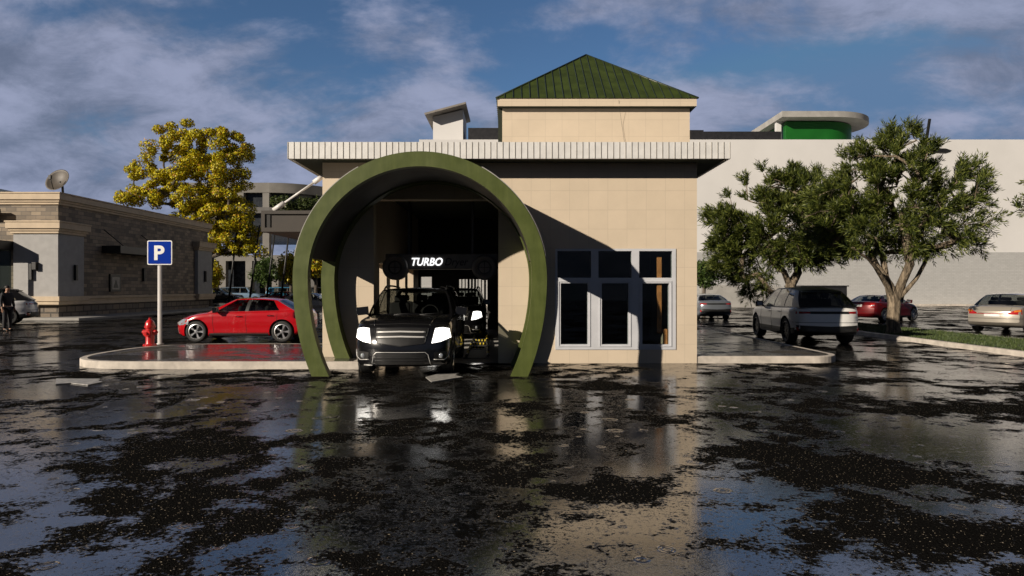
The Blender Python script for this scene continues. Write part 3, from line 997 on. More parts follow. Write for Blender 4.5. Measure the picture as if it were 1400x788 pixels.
for px in (262, 300, 336, 372):
    mb = MB(); mb.box(GX(px, PY), GX(px + 9, PY), PY - .1, PY + .7, 0, zz(357)); mb.build('ground_column', m_deck, deck)
for a in (35, 62, 90):
    x = xb + 7.6 * math.sin(R(a)); y = PY + 12 - 11.6 * math.cos(R(a))
    mb = MB(); mb.box(x - .4, x + .4, y - .4, y + .4, 0, zz(357)); mb.build('ground_column', m_deckd, deck)
# a lower wing seen between the arch rings
wing = empty('grey_wing_building', (-18, 86, 0), 'low grey building seen through the gap behind the arch', 'building')
mb = MB(); mb.box(-24, -4, 86, 100, 0, 6.2); mb.build('wall', m_deckd, wing)
mb = MB(); mb.box(-24.3, -3.7, 85.7, 100.3, 6.2, 7.0); mb.build('roof_band', m_deck, wing)
for i in range(6):
    mb = MB(); x = -23 + i * 3.1; mb.box(x, x + 2.2, 85.93, 86.05, .4, 4.6); mb.build('window', m_glz, wing)

# leaning lamp posts
def lamp(x0, y, x1, z1, name_label, group=None, hf=.93):
    o = empty('lamp_post', (x0, y, 0), name_label, 'lamp post', group)
    mb = MB(); mb.tube([(x0, y, 0), (x1, y, z1)], [.10, .07], 8); mb.lathe([(.2, 0), (.2, .3), (.1, .34)], (x0, y, 0), 'z', 10); mb.build('pole', m_black, o)
    d = Vector((x1 - x0, 0, z1)).normalized()
    a = Vector((x0, y, 0)) + d * (z1 * hf)
    mb = MB(); mb.tube([a, a + Vector((.5, 0, .03))], .05, 6); mb.build('arm', m_black, o)
    mb = MB(); mb.prism([(a.x + .4, a.z - .10), (a.x + 1.15, a.z - .13), (a.x + 1.25, a.z - .04), (a.x + .95, a.z + .06), (a.x + .4, a.z + .07)], 'y', y - .18, y + .18); mb.build('lamp_head', m_black, o)
LY = 60
lampg = 'lamp posts in the lot beyond the brick shop'
for px0, px1, py1, lb in ((312, 324, 313, 'thin black lamp post rising in front of the yellow tree crown'), (340, 355, 308, 'thin black lamp post tallest of those by the grey deck building'),
                      (363, 377, 308, 'thin black lamp post rising behind the small green tree'), (383, 396, 310, 'thin black lamp post closest to the green arch')):
    lamp(GX(px0, LY), LY, GX(px1, LY), HZ(py1, LY), lb, lampg)
lamp(GX(1228, 34), 34, GX(1271, 34), HZ(163, 34), 'black leaning lamp post poking out above the largest tree', None, .855)

# tilted panel by the far silver car
ty = 44
tp = empty('tilted_sign', (GX(981, ty), ty, 0), 'small grey panel leaning on a thin post above the far silver car', 'sign')
mb = MB(); mb.tube([(GX(981, ty), ty, 0), (GX(983, ty), ty, HZ(398, ty))], .03, 6); mb.build('post', m_darkmetal, tp)
mb = MB(); mb.obox(P(983.5, 398, ty - .05), (.34, .03, .5), Matrix.Rotation(R(28), 3, 'Y')); mb.build('panel', m_conc, tp, bevel=.008)
# ------------------------------------------------------------------ parking sign and hydrant
m_blue = M('blue_sign_sheet', (.0006, .028, .30), .6, var=.04, spec=.05)
m_whites = M('white_sign_sheet', (.78, .78, .76), .45, var=.04)
m_pole = M('pale_sign_post', (.62, .60, .58), .4, var=.08)
sY = 18.2
sg = empty('parking_sign', (GX(218.5, sY), sY, IH), 'blue square parking sign with a white P on a pale post', 'sign')
mb = MB(); mb.lathe([(.10, IH - .006), (.10, IH + .02), (.055, IH + .03), (.052, HZ(332, sY))], (GX(218.5, sY), sY, 0), 'z', 16); mb.build('post', m_pole, sg)
def rrect(x0, x1, z0, z1, r_, n=6):
    return (arcpts(x1 - r_, z0 + r_, r_, r_, -90, 0, n) + arcpts(x1 - r_, z1 - r_, r_, r_, 0, 90, n) +
            arcpts(x0 + r_, z1 - r_, r_, r_, 90, 180, n) + arcpts(x0 + r_, z0 + r_, r_, r_, 180, 270, n))
ys = sY - .07
mb = MB(); mb.prism(rrect(GX(201.3, ys), GX(235.2, ys), HZ(362.3, ys), HZ(329, ys), .04), 'y', ys, ys + .015); sp = mb.build('sign_border', m_whites, sg)
mb = MB(); mb.prism(rrect(GX(202.6, ys), GX(233.9, ys), HZ(361, ys), HZ(330.3, ys), .03), 'y', ys - .004, ys - .0005); mb.build('sign_face', m_blue, sg)
textobj('letter', 'P', .52, m_whites, sg, (GX(211, ys), ys - .006, HZ(355, ys)), 0, .017, .002, GX(225, ys) - GX(211, ys))

m_red = M('red_hydrant_paint', (.52, .012, .012), .3, var=.15, scale=8, coat=.6)
hY = 17.75
hx = GX(205, hY); b0 = IH - .006
hy = empty('fire_hydrant', (hx, hY, b0), 'red fire hydrant standing on the wet paved island', 'fire hydrant')
mb = MB(); mb.lathe([(.17, 0), (.17, .04), (.115, .05), (.105, .07), (.105, .46), (.135, .47), (.135, .52), (.12, .53)], (hx, hY, b0), 'z', 24); mb.build('barrel', m_red, hy, sharp=40)
mb = MB(); mb.lathe([(.12, .53), (.11, .60), (.075, .66), (.035, .69), (.03, .69), (.03, .735), (0, .735)], (hx, hY, b0), 'z', 24, capped=False); mb.build('bonnet', m_red, hy, sharp=40)
for sx_ in (-1, 1):
    mb = MB(); mb.lathe([(.055, .09), (.055, .13), (.068, .13), (.068, .165), (.03, .17), (.028, .20), (0, .20)] if sx_ > 0 else [(.055, -.09), (.055, -.13), (.068, -.13), (.068, -.165), (.03, -.17), (.028, -.20), (0, -.20)], (hx, hY, b0 + .36), 'x', 16, capped=False); mb.build('side_outlet', m_red, hy, sharp=40)
mb = MB(); mb.lathe([(.075, -.09), (.075, -.14), (.09, -.14), (.09, -.18), (.035, -.185), (.03, -.22), (0, -.22)], (hx, hY, b0 + .34), 'y', 18, capped=False); mb.build('front_outlet', m_red, hy, sharp=40)
for k in range(8):
    a = 2 * PI * k / 8
    mb = MB(); mb.lathe([(.014, .04), (.014, .06), (.0, .06)], (hx + .143 * math.cos(a), hY + .143 * math.sin(a), b0), 'z', 6, capped=False)
    mb.build('flange_bolt', m_red, hy)

# ------------------------------------------------------------------ grass verge with its kerb
m_soil = M('wet_soil', (.022, .026, .012), .9, var=.3, bump=.5, bscale=20)
vp = [(12.2, 14.0), (15.35, 14.0), (15.35, 26.5)] + arcpts(14.1, 31.0, 1.25, 2.6, 0, 180, 10) + [(12.2, 27.5)]
island('soil', vp, .13, .17, m_soil, 'pale kerb round the grass verge under the trees', 'dark soil of the verge under the trees')
m_grass, gt, gb_ = newmat('short_grass')
gi = gt.add('ShaderNodeNewGeometry')
gt.link(gt.mix(gi.outputs['Random Per Island'], (.020, .042, .008), (.075, .10, .022)), gb_.inputs['Base Color']); setp(gb_, rough=.6)
mb = MB()
rg = random.Random(5)
for i in range(26000):
    x, y = rg.uniform(12.4, 15.15), rg.uniform(14.2, 32.5)
    if y > 30 and ((x - 14.1) / 1.2) ** 2 + ((y - 30) / 2.6) ** 2 > 1: continue
    a = rg.uniform(0, PI); h = rg.uniform(.03, .085); s = rg.uniform(.006, .012)
    lx, ly = rg.uniform(-.03, .03), rg.uniform(-.03, .03)
    mb.face([(x - s * math.cos(a), y - s * math.sin(a), .12), (x + s * math.cos(a), y + s * math.sin(a), .12), (x + lx, y + ly, .12 + h)])
tag(mb.build('grass', m_grass, None), 'short dark green grass on the verge under the trees', 'grass', None, 'stuff')

# ------------------------------------------------------------------ person by the parked white car
def skin_mesh(name, verts, edges, radii, mat, parent, root=0, sub=1, flat=1.0):
    me = bpy.data.meshes.new(name)
    me.from_pydata([tuple(v) for v in verts], edges, [])
    o = bpy.data.objects.new(name, me); COL.objects.link(o)
    o.modifiers.new('Skin', 'SKIN')
    sd = me.skin_vertices[0].data
    for i, r_ in enumerate(radii):
        sd[i].radius = r_ if hasattr(r_, '__len__') else (r_, r_ * flat)
        sd[i].use_root = (i == root)
    m2 = o.modifiers.new('Subsurf', 'SUBSURF'); m2.levels = sub; m2.render_levels = sub
    bake(o)
    for p in o.data.polygons: p.use_smooth = True
    o.data.materials.clear(); o.data.materials.append(mat)
    if parent: o.parent = parent
    return o
m_skin = M('skin', (.36, .20, .13), .5, var=.06)
m_suit = M('dark_clothes', (.014, .014, .017), .8, var=.2)
m_hair = M('dark_hair', (.015, .011, .009), .6)
pY = 26.3
per = empty('person', (GX(10, pY), pY, 0), 'person in dark clothes standing beside the white car by the shop', 'person', rz=R(75))
# local: faces -y, stands 1.72 m
V = [(0, 0, .95), (0, 0, 1.12), (0, .01, 1.32), (0, .01, 1.46), (0, -.005, 1.53), (0, -.02, 1.60), (0, -.02, 1.67)]
Rr = [(.15, .10), (.14, .095), (.165, .105), (.10, .08), (.055, .055), (.078, .09), (.07, .085)]
E = [(0, 1), (1, 2), (2, 3), (3, 4), (4, 5), (5, 6)]
def chain(start, pts):
    p = start
    for (x, y, z, r_) in pts:
        V.append((x, y, z)); Rr.append(r_); E.append((p, len(V) - 1)); p = len(V) - 1
    return p
for sx_ in (-1, 1):
    chain(0, [(sx_ * .10, 0, .86, .095), (sx_ * .105, -.01, .50, .062), (sx_ * .11, .01, .28, .058), (sx_ * .11, .02, .08, .04), (sx_ * .115, -.09, .035, .038), (sx_ * .12, -.17, .025, .028)])
    hnd = chain(2, [(sx_ * .19, .01, 1.42, .062), (sx_ * .235, .02, 1.14, .044), (sx_ * .245, -.04, .90, .03), (sx_ * .245, -.06, .82, .034)])
    for k in range(4):
        yk_ = -.085 + k * .02
        chain(hnd, [(sx_ * .247, yk_, .775, .0095), (sx_ * .24, yk_ - .005, .735, .009), (sx_ * .232, yk_ - .002, .70 + .01 * abs(k - 1.5), .007)])
    chain(hnd, [(sx_ * .23, -.10, .80, .011), (sx_ * .225, -.115, .765, .009)])
skin_mesh('body', V, E, Rr, m_skin, per, 0, 2)
V2 = [(0, 0, .90), (0, 0, 1.12), (0, .01, 1.32), (0, .01, 1.45)]; R2 = [(.175, .125), (.158, .115), (.182, .122), (.105, .09)]; E2 = [(0, 1), (1, 2), (2, 3)]
V, Rr, E = V2, R2, E2
for sx_ in (-1, 1):
    chain(2, [(sx_ * .19, .01, 1.42, .072), (sx_ * .235, .02, 1.14, .056), (sx_ * .245, -.035, .92, .043)])
skin_mesh('jacket', V, E, Rr, m_suit, per, 0, 2)
V = [(0, 0, .95)]; Rr = [(.165, .115)]; E = []
for sx_ in (-1, 1):
    chain(0, [(sx_ * .10, 0, .86, .108), (sx_ * .105, -.01, .50, .078), (sx_ * .11, .01, .28, .07), (sx_ * .11, .015, .07, .06)])
skin_mesh('trousers', V, E, Rr, m_suit, per, 0, 2)
mb = MB(); mb.ball((0, .012, 1.675), .098, .88, 1.0, .85, 16); mb.build('hair', m_hair, per, world=False)
for sx_ in (-1, 1):
    mb = MB(); mb.ball((sx_ * .115, -.07, .045), .05, .95, 2.4, .85, 12); mb.build('shoe', m_black, per, world=False)
mb = MB(); mb.prism([(-.115, 1.60), (-.13, 1.625), (-.10, 1.585)], 'x', -.012, .012); mb.build('nose', m_skin, per, world=False)
# ------------------------------------------------------------------ cars
def curve(keys):
    """smooth monotone interpolation through (t, v) keys"""
    T_ = [k[0] for k in keys]; V_ = [k[1] for k in keys]; n = len(keys)
    d = [(V_[i + 1] - V_[i]) / (T_[i + 1] - T_[i]) for i in range(n - 1)]
    m = [d[0]] + [0 if d[i - 1] * d[i] <= 0 else 2 * d[i - 1] * d[i] / (d[i - 1] + d[i]) for i in range(1, n - 1)] + [d[-1]]
    def f(t):
        if t <= T_[0]: return V_[0]
        if t >= T_[-1]: return V_[-1]
        i = max(k for k in range(n - 1) if T_[k] <= t)
        h = T_[i + 1] - T_[i]; s = (t - T_[i]) / h
        return ((1 + 2 * s) * (1 - s) ** 2 * V_[i] + s * (1 - s) ** 2 * h * m[i] + s * s * (3 - 2 * s) * V_[i + 1] + s * s * (s - 1) * h * m[i + 1])
    return f

m_tyre = M('tyre_rubber', (.016, .016, .016), .75, var=.2)
m_well = M('wheel_well', (.006, .006, .006), .9)
m_alloy = M('alloy_rim', (.62, .62, .63), .28, metal=.9, var=.08)
m_darkrim = M('dark_rim', (.05, .05, .052), .35, metal=.6)
m_chrome = M('chrome_trim', (.75, .74, .72), .3, metal=.35, var=.04)
m_trim = M('black_trim', (.014, .014, .014), .5)
m_cglass = glass('car_glass', .52, .85, .01)
m_tglass = glass('tinted_car_glass', .12, .85, .01)
m_seat = M('dark_seat_fabric', (.022, .021, .02), .85)
m_lamp = M('clear_lamp', (.55, .58, .62), .08, metal=.6, var=.1, coat=1)
m_tail = M('red_lamp', (.34, .010, .010), .12, var=.2, coat=1)
m_amber = M('amber_lamp', (.55, .16, .02), .15, coat=1)
m_lit = emit('lit_headlamp', (1.0, .96, .88), 2.4)
m_plate = M('white_plate', (.62, .62, .60), .5)
m_seamline = M('panel_gap', (.004, .004, .004), .8)

def make_wheel(name, root, c, side, r_, wd, rimmat, spokes, twin):
    """side +1 faces +x"""
    w_ = bpy.data.objects.new('wheel', None)
    rr = r_ * .70
    mb = MB()
    h = wd / 2
    prof = [(rr, -h * .9), (rr + .02, -h), (r_ - .03, -h), (r_ - .008, -h * .8), (r_, -h * .5), (r_, h * .5), (r_ - .008, h * .8), (r_ - .03, h), (rr + .02, h), (rr, h * .9)]
    mb.lathe(prof, (0, 0, 0), 'x', 36, capped=False)
    for g_ in (-.3, 0, .3):
        mb.lathe([(r_ + .0015, wd * g_ - .006), (r_ + .0015, wd * g_ + .006)], (0, 0, 0), 'x', 36, 1, capped=False)
    ty = mb.build('tyre', [m_tyre, m_well], None, sharp=50)
    mb = MB()
    f = side * h * .72
    mb.lathe([(rr + .004, side * h * .92), (rr - .012, side * h * .96), (rr - .022, side * h * .85)], (0, 0, 0), 'x', 36, capped=False)
    mb.lathe([(rr - .022, side * h * .84), (rr - .03, -side * h * .2), (0, -side * h * .25)], (0, 0, 0), 'x', 36, 1, capped=False)
    mb.lathe([(.0, f + side * .015), (.05, f + side * .012), (.065, f - side * .01), (.07, f - side * .05)], (0, 0, 0), 'x', 18, capped=False)
    for k in range(spokes):
        for tw in ((-.11, .11) if twin else (0,)):
            a = 2 * PI * k / spokes
            a2 = a + tw * .9
            p0 = Vector((f, .045 * math.cos(a), .045 * math.sin(a)))
            p1 = Vector((f + side * .004, (rr - .02) * math.cos(a2), (rr - .02) * math.sin(a2)))
            d = (p1 - p0).normalized(); s_ = d.cross(Vector((1, 0, 0)))
            wa, wb_ = (.012, .015) if twin else (.026, .034)
            q = [p0 + s_ * wa, p0 - s_ * wa, p1 - s_ * wb_, p1 + s_ * wb_]
            dn = Vector((-side * .03, 0, 0))
            mb.face(q); mb.face([q[0], q[0] + dn, q[3] + dn, q[3]]); mb.face([q[1], q[2], q[2] + dn, q[1] + dn])
    rim = mb.build('rim', [rimmat, m_well], None, sharp=35)
    mb = MB(); mb.lathe([(0, -side * .01), (r_ * .5, -side * .01), (r_ * .5, -side * .03), (0, -side * .03)], (0, 0, 0), 'x', 24, capped=False)
    disc = mb.build('brake_disc', m_darkrim, None)
    COL.objects.link(w_)
    w_.parent = root; w_.location = c
    for o in (ty, rim, disc): o.parent = w_
    return w_

class Car:
    def __init__(s, name, label, spec, paint_mat, group=None, glassmat=None, rim=None, spokes=5, twin=True, roofmat=None, lowmat=None, lit=False, detail=2):
        s.sp = spec; s.pm = paint_mat
        s.root = empty(name, (0, 0, 0), label, spec.get('cat', 'car'), group)
        s.L, s.W = spec['L'], spec['W']
        s.top = curve(spec['top']); s.bot = curve(spec['bot']); s.hw = curve(spec['hw'])
        s.zr = curve(spec['roof']); s.rw = spec['rw']
        s.gm = glassmat or m_cglass
        s.roofmat = roofmat or paint_mat
        s.lowmat = lowmat or m_trim
        s.lit = lit
        s.body()
        s.greenhouse()
        s.wheels(rim or m_alloy, spokes, twin)
        if detail: s.fittings()

    def yy(s, t): return t - s.L / 2

    def deform(s, x, t, z, w_):
        sp = s.sp
        q = min(1.2, abs(x) / max(w_, .01))
        f = max(0.0, 1 - t / 1.0); r_ = max(0.0, 1 - (s.L - t) / .8)
        y = t + sp.get('nose', .22) * q ** 2.6 * f ** 1.3 - sp.get('tailr', .14) * q ** 3 * r_ ** 1.3
        zt = s.top(0.12); zb = s.bot(0)
        k = max(0.0, (z - .55) / max(.1, zt - .55))
        y += sp.get('rake', .14) * min(1.3, k) ** 1.6 * f ** 2 + .05 * max(0, (.38 - z) / .2) * f ** 2
        k = max(0.0, (z - .60) / .5)
        y -= sp.get('rrake', .08) * min(1.6, k) ** 1.5 * r_ ** 2 + .06 * max(0, (.42 - z) / .2) * r_ ** 2
        return y - s.L / 2

    def half(s, t):
        w_, zt, zb = s.hw(t), s.top(t), s.bot(t)
        h = zt - zb
        cr = .035 if t < s.sp['cowl'] else .02
        fl = s.sp.get('shoulder', .05)
        return w_, [(0, zt + cr), (.3 * w_, zt + cr * .92), (.6 * w_, zt + cr * .62), (.80 * w_, zt + cr * .15), (.90 * w_, zt - .010), (.955 * w_, zt - fl * .6), (.985 * w_, zt - fl * 1.6),
                    (.992 * w_, zt - .22 * h), (.990 * w_, zt - .30 * h), (1.0 * w_, zt - .36 * h), (1.0 * w_, zt - .48 * h), (.99 * w_, zt - .62 * h), (.985 * w_, zt - .74 * h), (.995 * w_, zt - .82 * h), (.985 * w_, zb + .07 * h),
                    (.93 * w_, zb + .005), (.5 * w_, zb), (0, zb)]

    def body(s):
        L = s.L
        ts = [0, .015, .04, .08, .14, .22, .32, .44, .56]
        while ts[-1] < L - .6: ts.append(ts[-1] + .13)
        ts += [L - .45, L - .34, L - .24, L - .15, L - .09, L - .045, L - .015, L]
        ts = sorted(set(round(t, 4) for t in ts))
        mb = MB()
        rings = []
        for t in ts:
            w_, hp = s.half(t)
            full = [(x, z) for x, z in hp] + [(-x, z) for x, z in hp[-2:0:-1]]
            rings.append([mb.bm.verts.new((x, s.deform(x, t, z, w_), z)) for x, z in full])
        n = len(rings[0])
        for i in range(len(rings) - 1):
            for k in range(n):
                mb.bm.faces.new((rings[i][k], rings[i][(k + 1) % n], rings[i + 1][(k + 1) % n], rings[i + 1][k]))
        K = 10
        for t, fl in ((0, False), (L, True)):
            w_, hp = s.half(t)
            rows = [[mb.bm.verts.new((x * sc_, s.deform(x * sc_, t, z, w_), z)) for sc_ in [lerp(-1, 1, k / K) for k in range(K + 1)]] for x, z in hp]
            for i in range(len(rows) - 1):
                for k in range(K):
                    vs = (rows[i][k], rows[i][k + 1], rows[i + 1][k + 1], rows[i + 1][k])
                    try: mb.bm.faces.new(vs)
                    except ValueError: pass
        bmesh.ops.remove_doubles(mb.bm, verts=mb.bm.verts, dist=2e-4)
        bmesh.ops.dissolve_degenerate(mb.bm, edges=mb.bm.edges, dist=1e-5)
        bmesh.ops.recalc_face_normals(mb.bm, faces=mb.bm.faces)
        zl = s.sp.get('low', None)
        o = mb.build('body', [s.pm, m_well], s.root, world=False)
        # wheel arches
        cut = MB()
        wr = s.sp['wr'] + s.sp.get('gap', .055)
        for t in (s.sp['wf'], s.sp['wf'] + s.sp['wb']):
            for sx_ in (-1, 1):
                xa, xb = sx_ * (s.W / 2 + .1), sx_ * (s.W / 2 - .34)
                cut.lathe([(0, xa), (wr, xa), (wr, xb), (0, xb)], (0, s.yy(t), s.sp['wr']), 'x', 40, 1, capped=False)
        bmesh.ops.remove_doubles(cut.bm, verts=cut.bm.verts, dist=1e-3)
        bmesh.ops.recalc_face_normals(cut.bm, faces=cut.bm.faces)
        c = cut.build('cutter', [s.pm, m_well], None)
        bo = o.modifiers.new('Boolean', 'BOOLEAN'); bo.operation = 'DIFFERENCE'; bo.object = c; bo.solver = 'EXACT'
        s.bvh0 = BVHTree.FromPolygons([v.co.copy() for v in o.data.vertices], [list(p.vertices) for p in o.data.polygons])
        bake(o)
        bpy.data.objects.remove(c)
        if s.sp.get('clad'):
            o.data.materials.append(m_trim)
            for p in o.data.polygons:
                if p.center.z < s.sp['clad'] and p.material_index == 0: p.material_index = 2
        for p in o.data.polygons: p.use_smooth = True
        o.data.set_sharp_from_angle(angle=R(32))
        s.body_o = o

    def hit(s, side, u, v):
        if side == 'f': org, d = Vector((u, -6, v)), Vector((0, 1, 0))
        elif side == 'r': org, d = Vector((u, 6, v)), Vector((0, -1, 0))
        elif side == 'l': org, d = Vector((-4, u, v)), Vector((1, 0, 0))
        elif side == 't': org, d = Vector((u, v, 4)), Vector((0, 0, -1))
        else: org, d = Vector((4, u, v)), Vector((-1, 0, 0))
        h = s.bvh0.ray_cast(org, d)
        if h[0] is None:
            c = Vector((u, -s.L / 2 + .3, v)) if side == 'f' else Vector((u, s.L / 2 - .3, v)) if side == 'r' else Vector((-s.W / 2 if side == 'l' else s.W / 2, u, v)) if side != 't' else Vector((u, v, 1))
            h = s.bvh0.find_nearest(c)
        return h[0], h[1]

    def patch(s, name, mat, side, top, bot, out=.006, parent=None, nv=5, sub=3):
        """a skin patch between two polylines drawn in the front, rear or side view"""
        def dense(pl):
            r_ = []
            for i in range(len(pl) - 1):
                m_ = max(sub, int(abs(top[i + 1][0] - top[i][0]) / .07))
                for k in range(m_): r_.append((lerp(pl[i][0], pl[i + 1][0], k / m_), lerp(pl[i][1], pl[i + 1][1], k / m_)))
            return r_ + [pl[-1]]
        A, B = dense(top), dense(bot)
        rows = []
        for j in range(nv + 1):
            rows.append([(lerp(a[0], b_[0], j / nv), lerp(a[1], b_[1], j / nv)) for a, b_ in zip(A, B)])
        pts = [[(lambda h: h[0] + h[1] * out)(s.hit(side, *p)) for p in r_] for r_ in rows]
        mb = MB()
        mb.grid(pts)
        edge = [pts[0][i] for i in range(len(pts[0]))] + [pts[j][-1] for j in range(1, nv + 1)] + [pts[nv][i] for i in range(len(pts[0]) - 2, -1, -1)] + [pts[j][0] for j in range(nv - 1, 0, -1)]
        cen = sum(edge, Vector()) / len(edge)
        dirn = {'f': Vector((0, 1, 0)), 'r': Vector((0, -1, 0)), 'l': Vector((1, 0, 0)), 't': Vector((0, 0, -1))}.get(side, Vector((-1, 0, 0)))
        inn = [p + dirn * (out + .012) for p in edge]
        for i in range(len(edge)):
            j = (i + 1) % len(edge)
            mb.face([edge[i], edge[j], inn[j], inn[i]])
        bmesh.ops.remove_doubles(mb.bm, verts=mb.bm.verts, dist=1e-4)
        bmesh.ops.recalc_face_normals(mb.bm, faces=mb.bm.faces)
        return mb.build(name, mat, parent or s.root, world=False, sharp=40)

    def line(s, name, mat, side, pl, rad=.006, out=.002, parent=None, step=.05, mb=None):
        pts = []
        for i in range(len(pl) - 1):
            n = max(1, int(math.dist(pl[i], pl[i + 1]) / step))
            for k in range(n): pts.append((lerp(pl[i][0], pl[i + 1][0], k / n), lerp(pl[i][1], pl[i + 1][1], k / n)))
        pts.append(pl[-1])
        q = [(lambda h: h[0] + h[1] * out)(s.hit(side, *p)) for p in pts]
        own = mb is None
        mb = mb or MB()
        mb.tube(q, rad, 5)
        if own: return mb.build(name, mat, parent or s.root, world=False)

    def base(s, t, sx_=1):
        return Vector((sx_ * s.hw(t) * s.sp.get('bw', .90), s.yy(t), s.top(t) - .012))

    def roofpt(s, t, q=1.0):
        return Vector((q * s.rw, s.yy(t), s.zr(t) + s.sp.get('crown', .035) * (1 - q * q)))

    def greenhouse(s):
        cols = s.sp['cols']                            # (t at belt, t at roof, kind of the bay after it)
        vs = [0, .05, .14, .3, .5, .7, .86, .94, 1]
        pm, gm = MB(), None
        wins = []
        def sidept(tb, tt, v, sx_):
            a, b_ = s.base(tb, sx_), s.roofpt(tt, sx_)
            p = a.lerp(b_, v)
            p.x += sx_ * .035 * 4 * v * (1 - v)
            return p
        for sx_ in (-1, 1):
            for i in range(len(cols) - 1):
                (b0, t0, kd), (b1, t1, _) = cols[i], cols[i + 1]
                n = max(1, int(abs(b1 - b0) / .22))
                grid = [[sidept(lerp(b0, b1, k / n), lerp(t0, t1, k / n), v, sx_) for k in range(n + 1)] for v in vs]
                for j in range(len(vs) - 1):
                    isg = kd == 'g' and 1 <= j <= 6
                    if not isg: pm.grid(grid[j:j + 2], 1 if kd == 'b' and 1 <= j <= 6 else 0)
                if kd == 'g': wins.append(('side_window', grid[1:8]))
        # windscreen and rear screen
        ends = []
        for (tb, tt, bow, bowt, nm) in ((cols[0][0], cols[0][1], -s.sp.get('wbow', .16), -.07, 'windscreen'), (cols[-1][0], cols[-1][1], s.sp.get('rbow', .10), .05, 'rear_window')):
            qs = [-1, -.945, -.8, -.55, -.28, 0, .28, .55, .8, .945, 1]
            rows = []
            for v in vs:
                row = []
                for q in qs:
                    a = s.base(tb, 1); b_ = s.roofpt(tt, 1)
                    x = lerp(a.x, b_.x, v) + .035 * 4 * v * (1 - v)
                    y = lerp(a.y, b_.y, v) + lerp(bow, bowt, v) * (1 - q * q)
                    z = lerp(a.z, b_.z, v) + lerp(.03, s.sp.get('crown', .035), v) * (1 - q * q)
                    row.append(Vector((q * x, y, z)))
                rows.append(row)
            solid = s.sp.get('rear_solid', False) and nm == 'rear_window'
            for j in range(len(vs) - 1):
                if 1 <= j <= 6 and not solid:
                    pm.grid([r_[0:2] for r_ in rows[j:j + 2]]); pm.grid([r_[-2:] for r_ in rows[j:j + 2]])
                else: pm.grid(rows[j:j + 2])
            if not solid: wins.append((nm, [r_[1:-1] for r_ in rows[1:8]]))
            ends.append(rows[-1])
        # roof skin
        n = 14
        qs = [-1, -.945, -.8, -.55, -.28, 0, .28, .55, .8, .945, 1]
        rows = []
        for i in range(n + 1):
            u = i / n
            row = []
            for k, q in enumerate(qs):
                y = lerp(ends[0][k].y, ends[1][k].y, u)
                t = lerp(cols[0][1], cols[-1][1], u)
                row.append(Vector((ends[0][k].x, y, s.zr(t) + s.sp.get('crown', .035) * (1 - q * q))))
            rows.append(row)
        if s.roofmat is s.pm:
            pm.grid(rows)
            s.cab = pm.build('cabin_frame', [s.pm, m_trim], s.root, world=False, sharp=40, merge=True)
        else:
            s.cab = pm.build('cabin_frame', [s.roofmat, m_trim], s.root, world=False, sharp=40, merge=True)
            rm = MB(); rm.grid(rows); rm.build('roof', s.roofmat, s.root, world=False, sharp=40)
        for nm, g_ in wins:
            mb = MB(); mb.grid(g_)
            gmm = s.gm
            if s.sp.get('privacy') and (nm == 'rear_window'): gmm = m_tglass
            mb.build(nm, gmm, s.root, world=False)
        # seats
        for (tt, xs) in ((s.sp['seat'], (-.36, .36)), (s.sp['seat'] + .85, (-.42, 0, .42))):
            for x in xs:
                zb_ = s.top(tt)
                zr_ = s.zr(tt)
                hh = (zr_ - zb_)
                mb = MB()
                M3 = Matrix.Rotation(R(-14), 3, 'X')
                mb.obox((x, s.yy(tt) , zb_ + hh * .16), (.44, .12, hh * .6), M3)
                se = mb.build('seat', m_seat, s.root, world=False, bevel=.05)
                mb = MB(); mb.obox((x, s.yy(tt) + .07, zb_ + hh * .60), (.25, .09, hh * .26), M3); mb.build('headrest', m_seat, se, world=False, bevel=.035)
        mb = MB()                                      # steering wheel
        c = Vector((.36, s.yy(s.sp['seat'] - .55), s.top(s.sp['seat']) + .02))
        mb.tube([c + Vector((.17 * math.cos(a * PI / 9), .05 * math.sin(a * PI / 9), .17 * math.sin(a * PI / 9))) for a in range(19)], .014, 6)
        mb.build('steering_wheel', m_seat, s.root, world=False)

    def wheels(s, rim, spokes, twin):
        r_ = s.sp['wr']; wd = s.sp.get('ww', .22)
        for t in (s.sp['wf'], s.sp['wf'] + s.sp['wb']):
            for sx_ in (-1, 1):
                make_wheel('wheel', s.root, (sx_ * (s.hw(t) - wd / 2 - .012), s.yy(t), r_), sx_, r_, wd, rim, spokes, twin)

    def sidelines(s, doors, zlo):
        """shut lines and handles: doors are t positions of the gaps at the belt"""
        for side in 'lr_':
            if side == 'r': continue
            sd = 'l' if side == 'l' else 'x'
            mb = MB()
            for t in doors:
                s.line('', None, sd, [(s.yy(t), s.top(t) - .05), (s.yy(t) - .01, lerp(s.top(t), zlo, .5)), (s.yy(t) + .03, zlo)], .005, .0005, mb=mb)
            s.line('', None, sd, [(s.yy(doors[0]) + .03, zlo), (s.yy(doors[-1]) - .2, zlo + .01)], .005, .0005, mb=mb)
            mb.build('door_gap', m_seamline, s.root, world=False)
            for t in doors[1:]:
                z = s.top(t) - .15
                h0, n0 = s.hit(sd, s.yy(t) - .20, z)
                mb = MB()
                a, b_ = h0 + n0 * .022 + Vector((0, -.09, 0)), h0 + n0 * .022 + Vector((0, .09, 0))
                mb.tube([a - n0 * .022, a, b_, b_ - n0 * .022], .012, 6)
                mb.build('door_handle', s.sp.get('handle', s.pm), s.root, world=False)

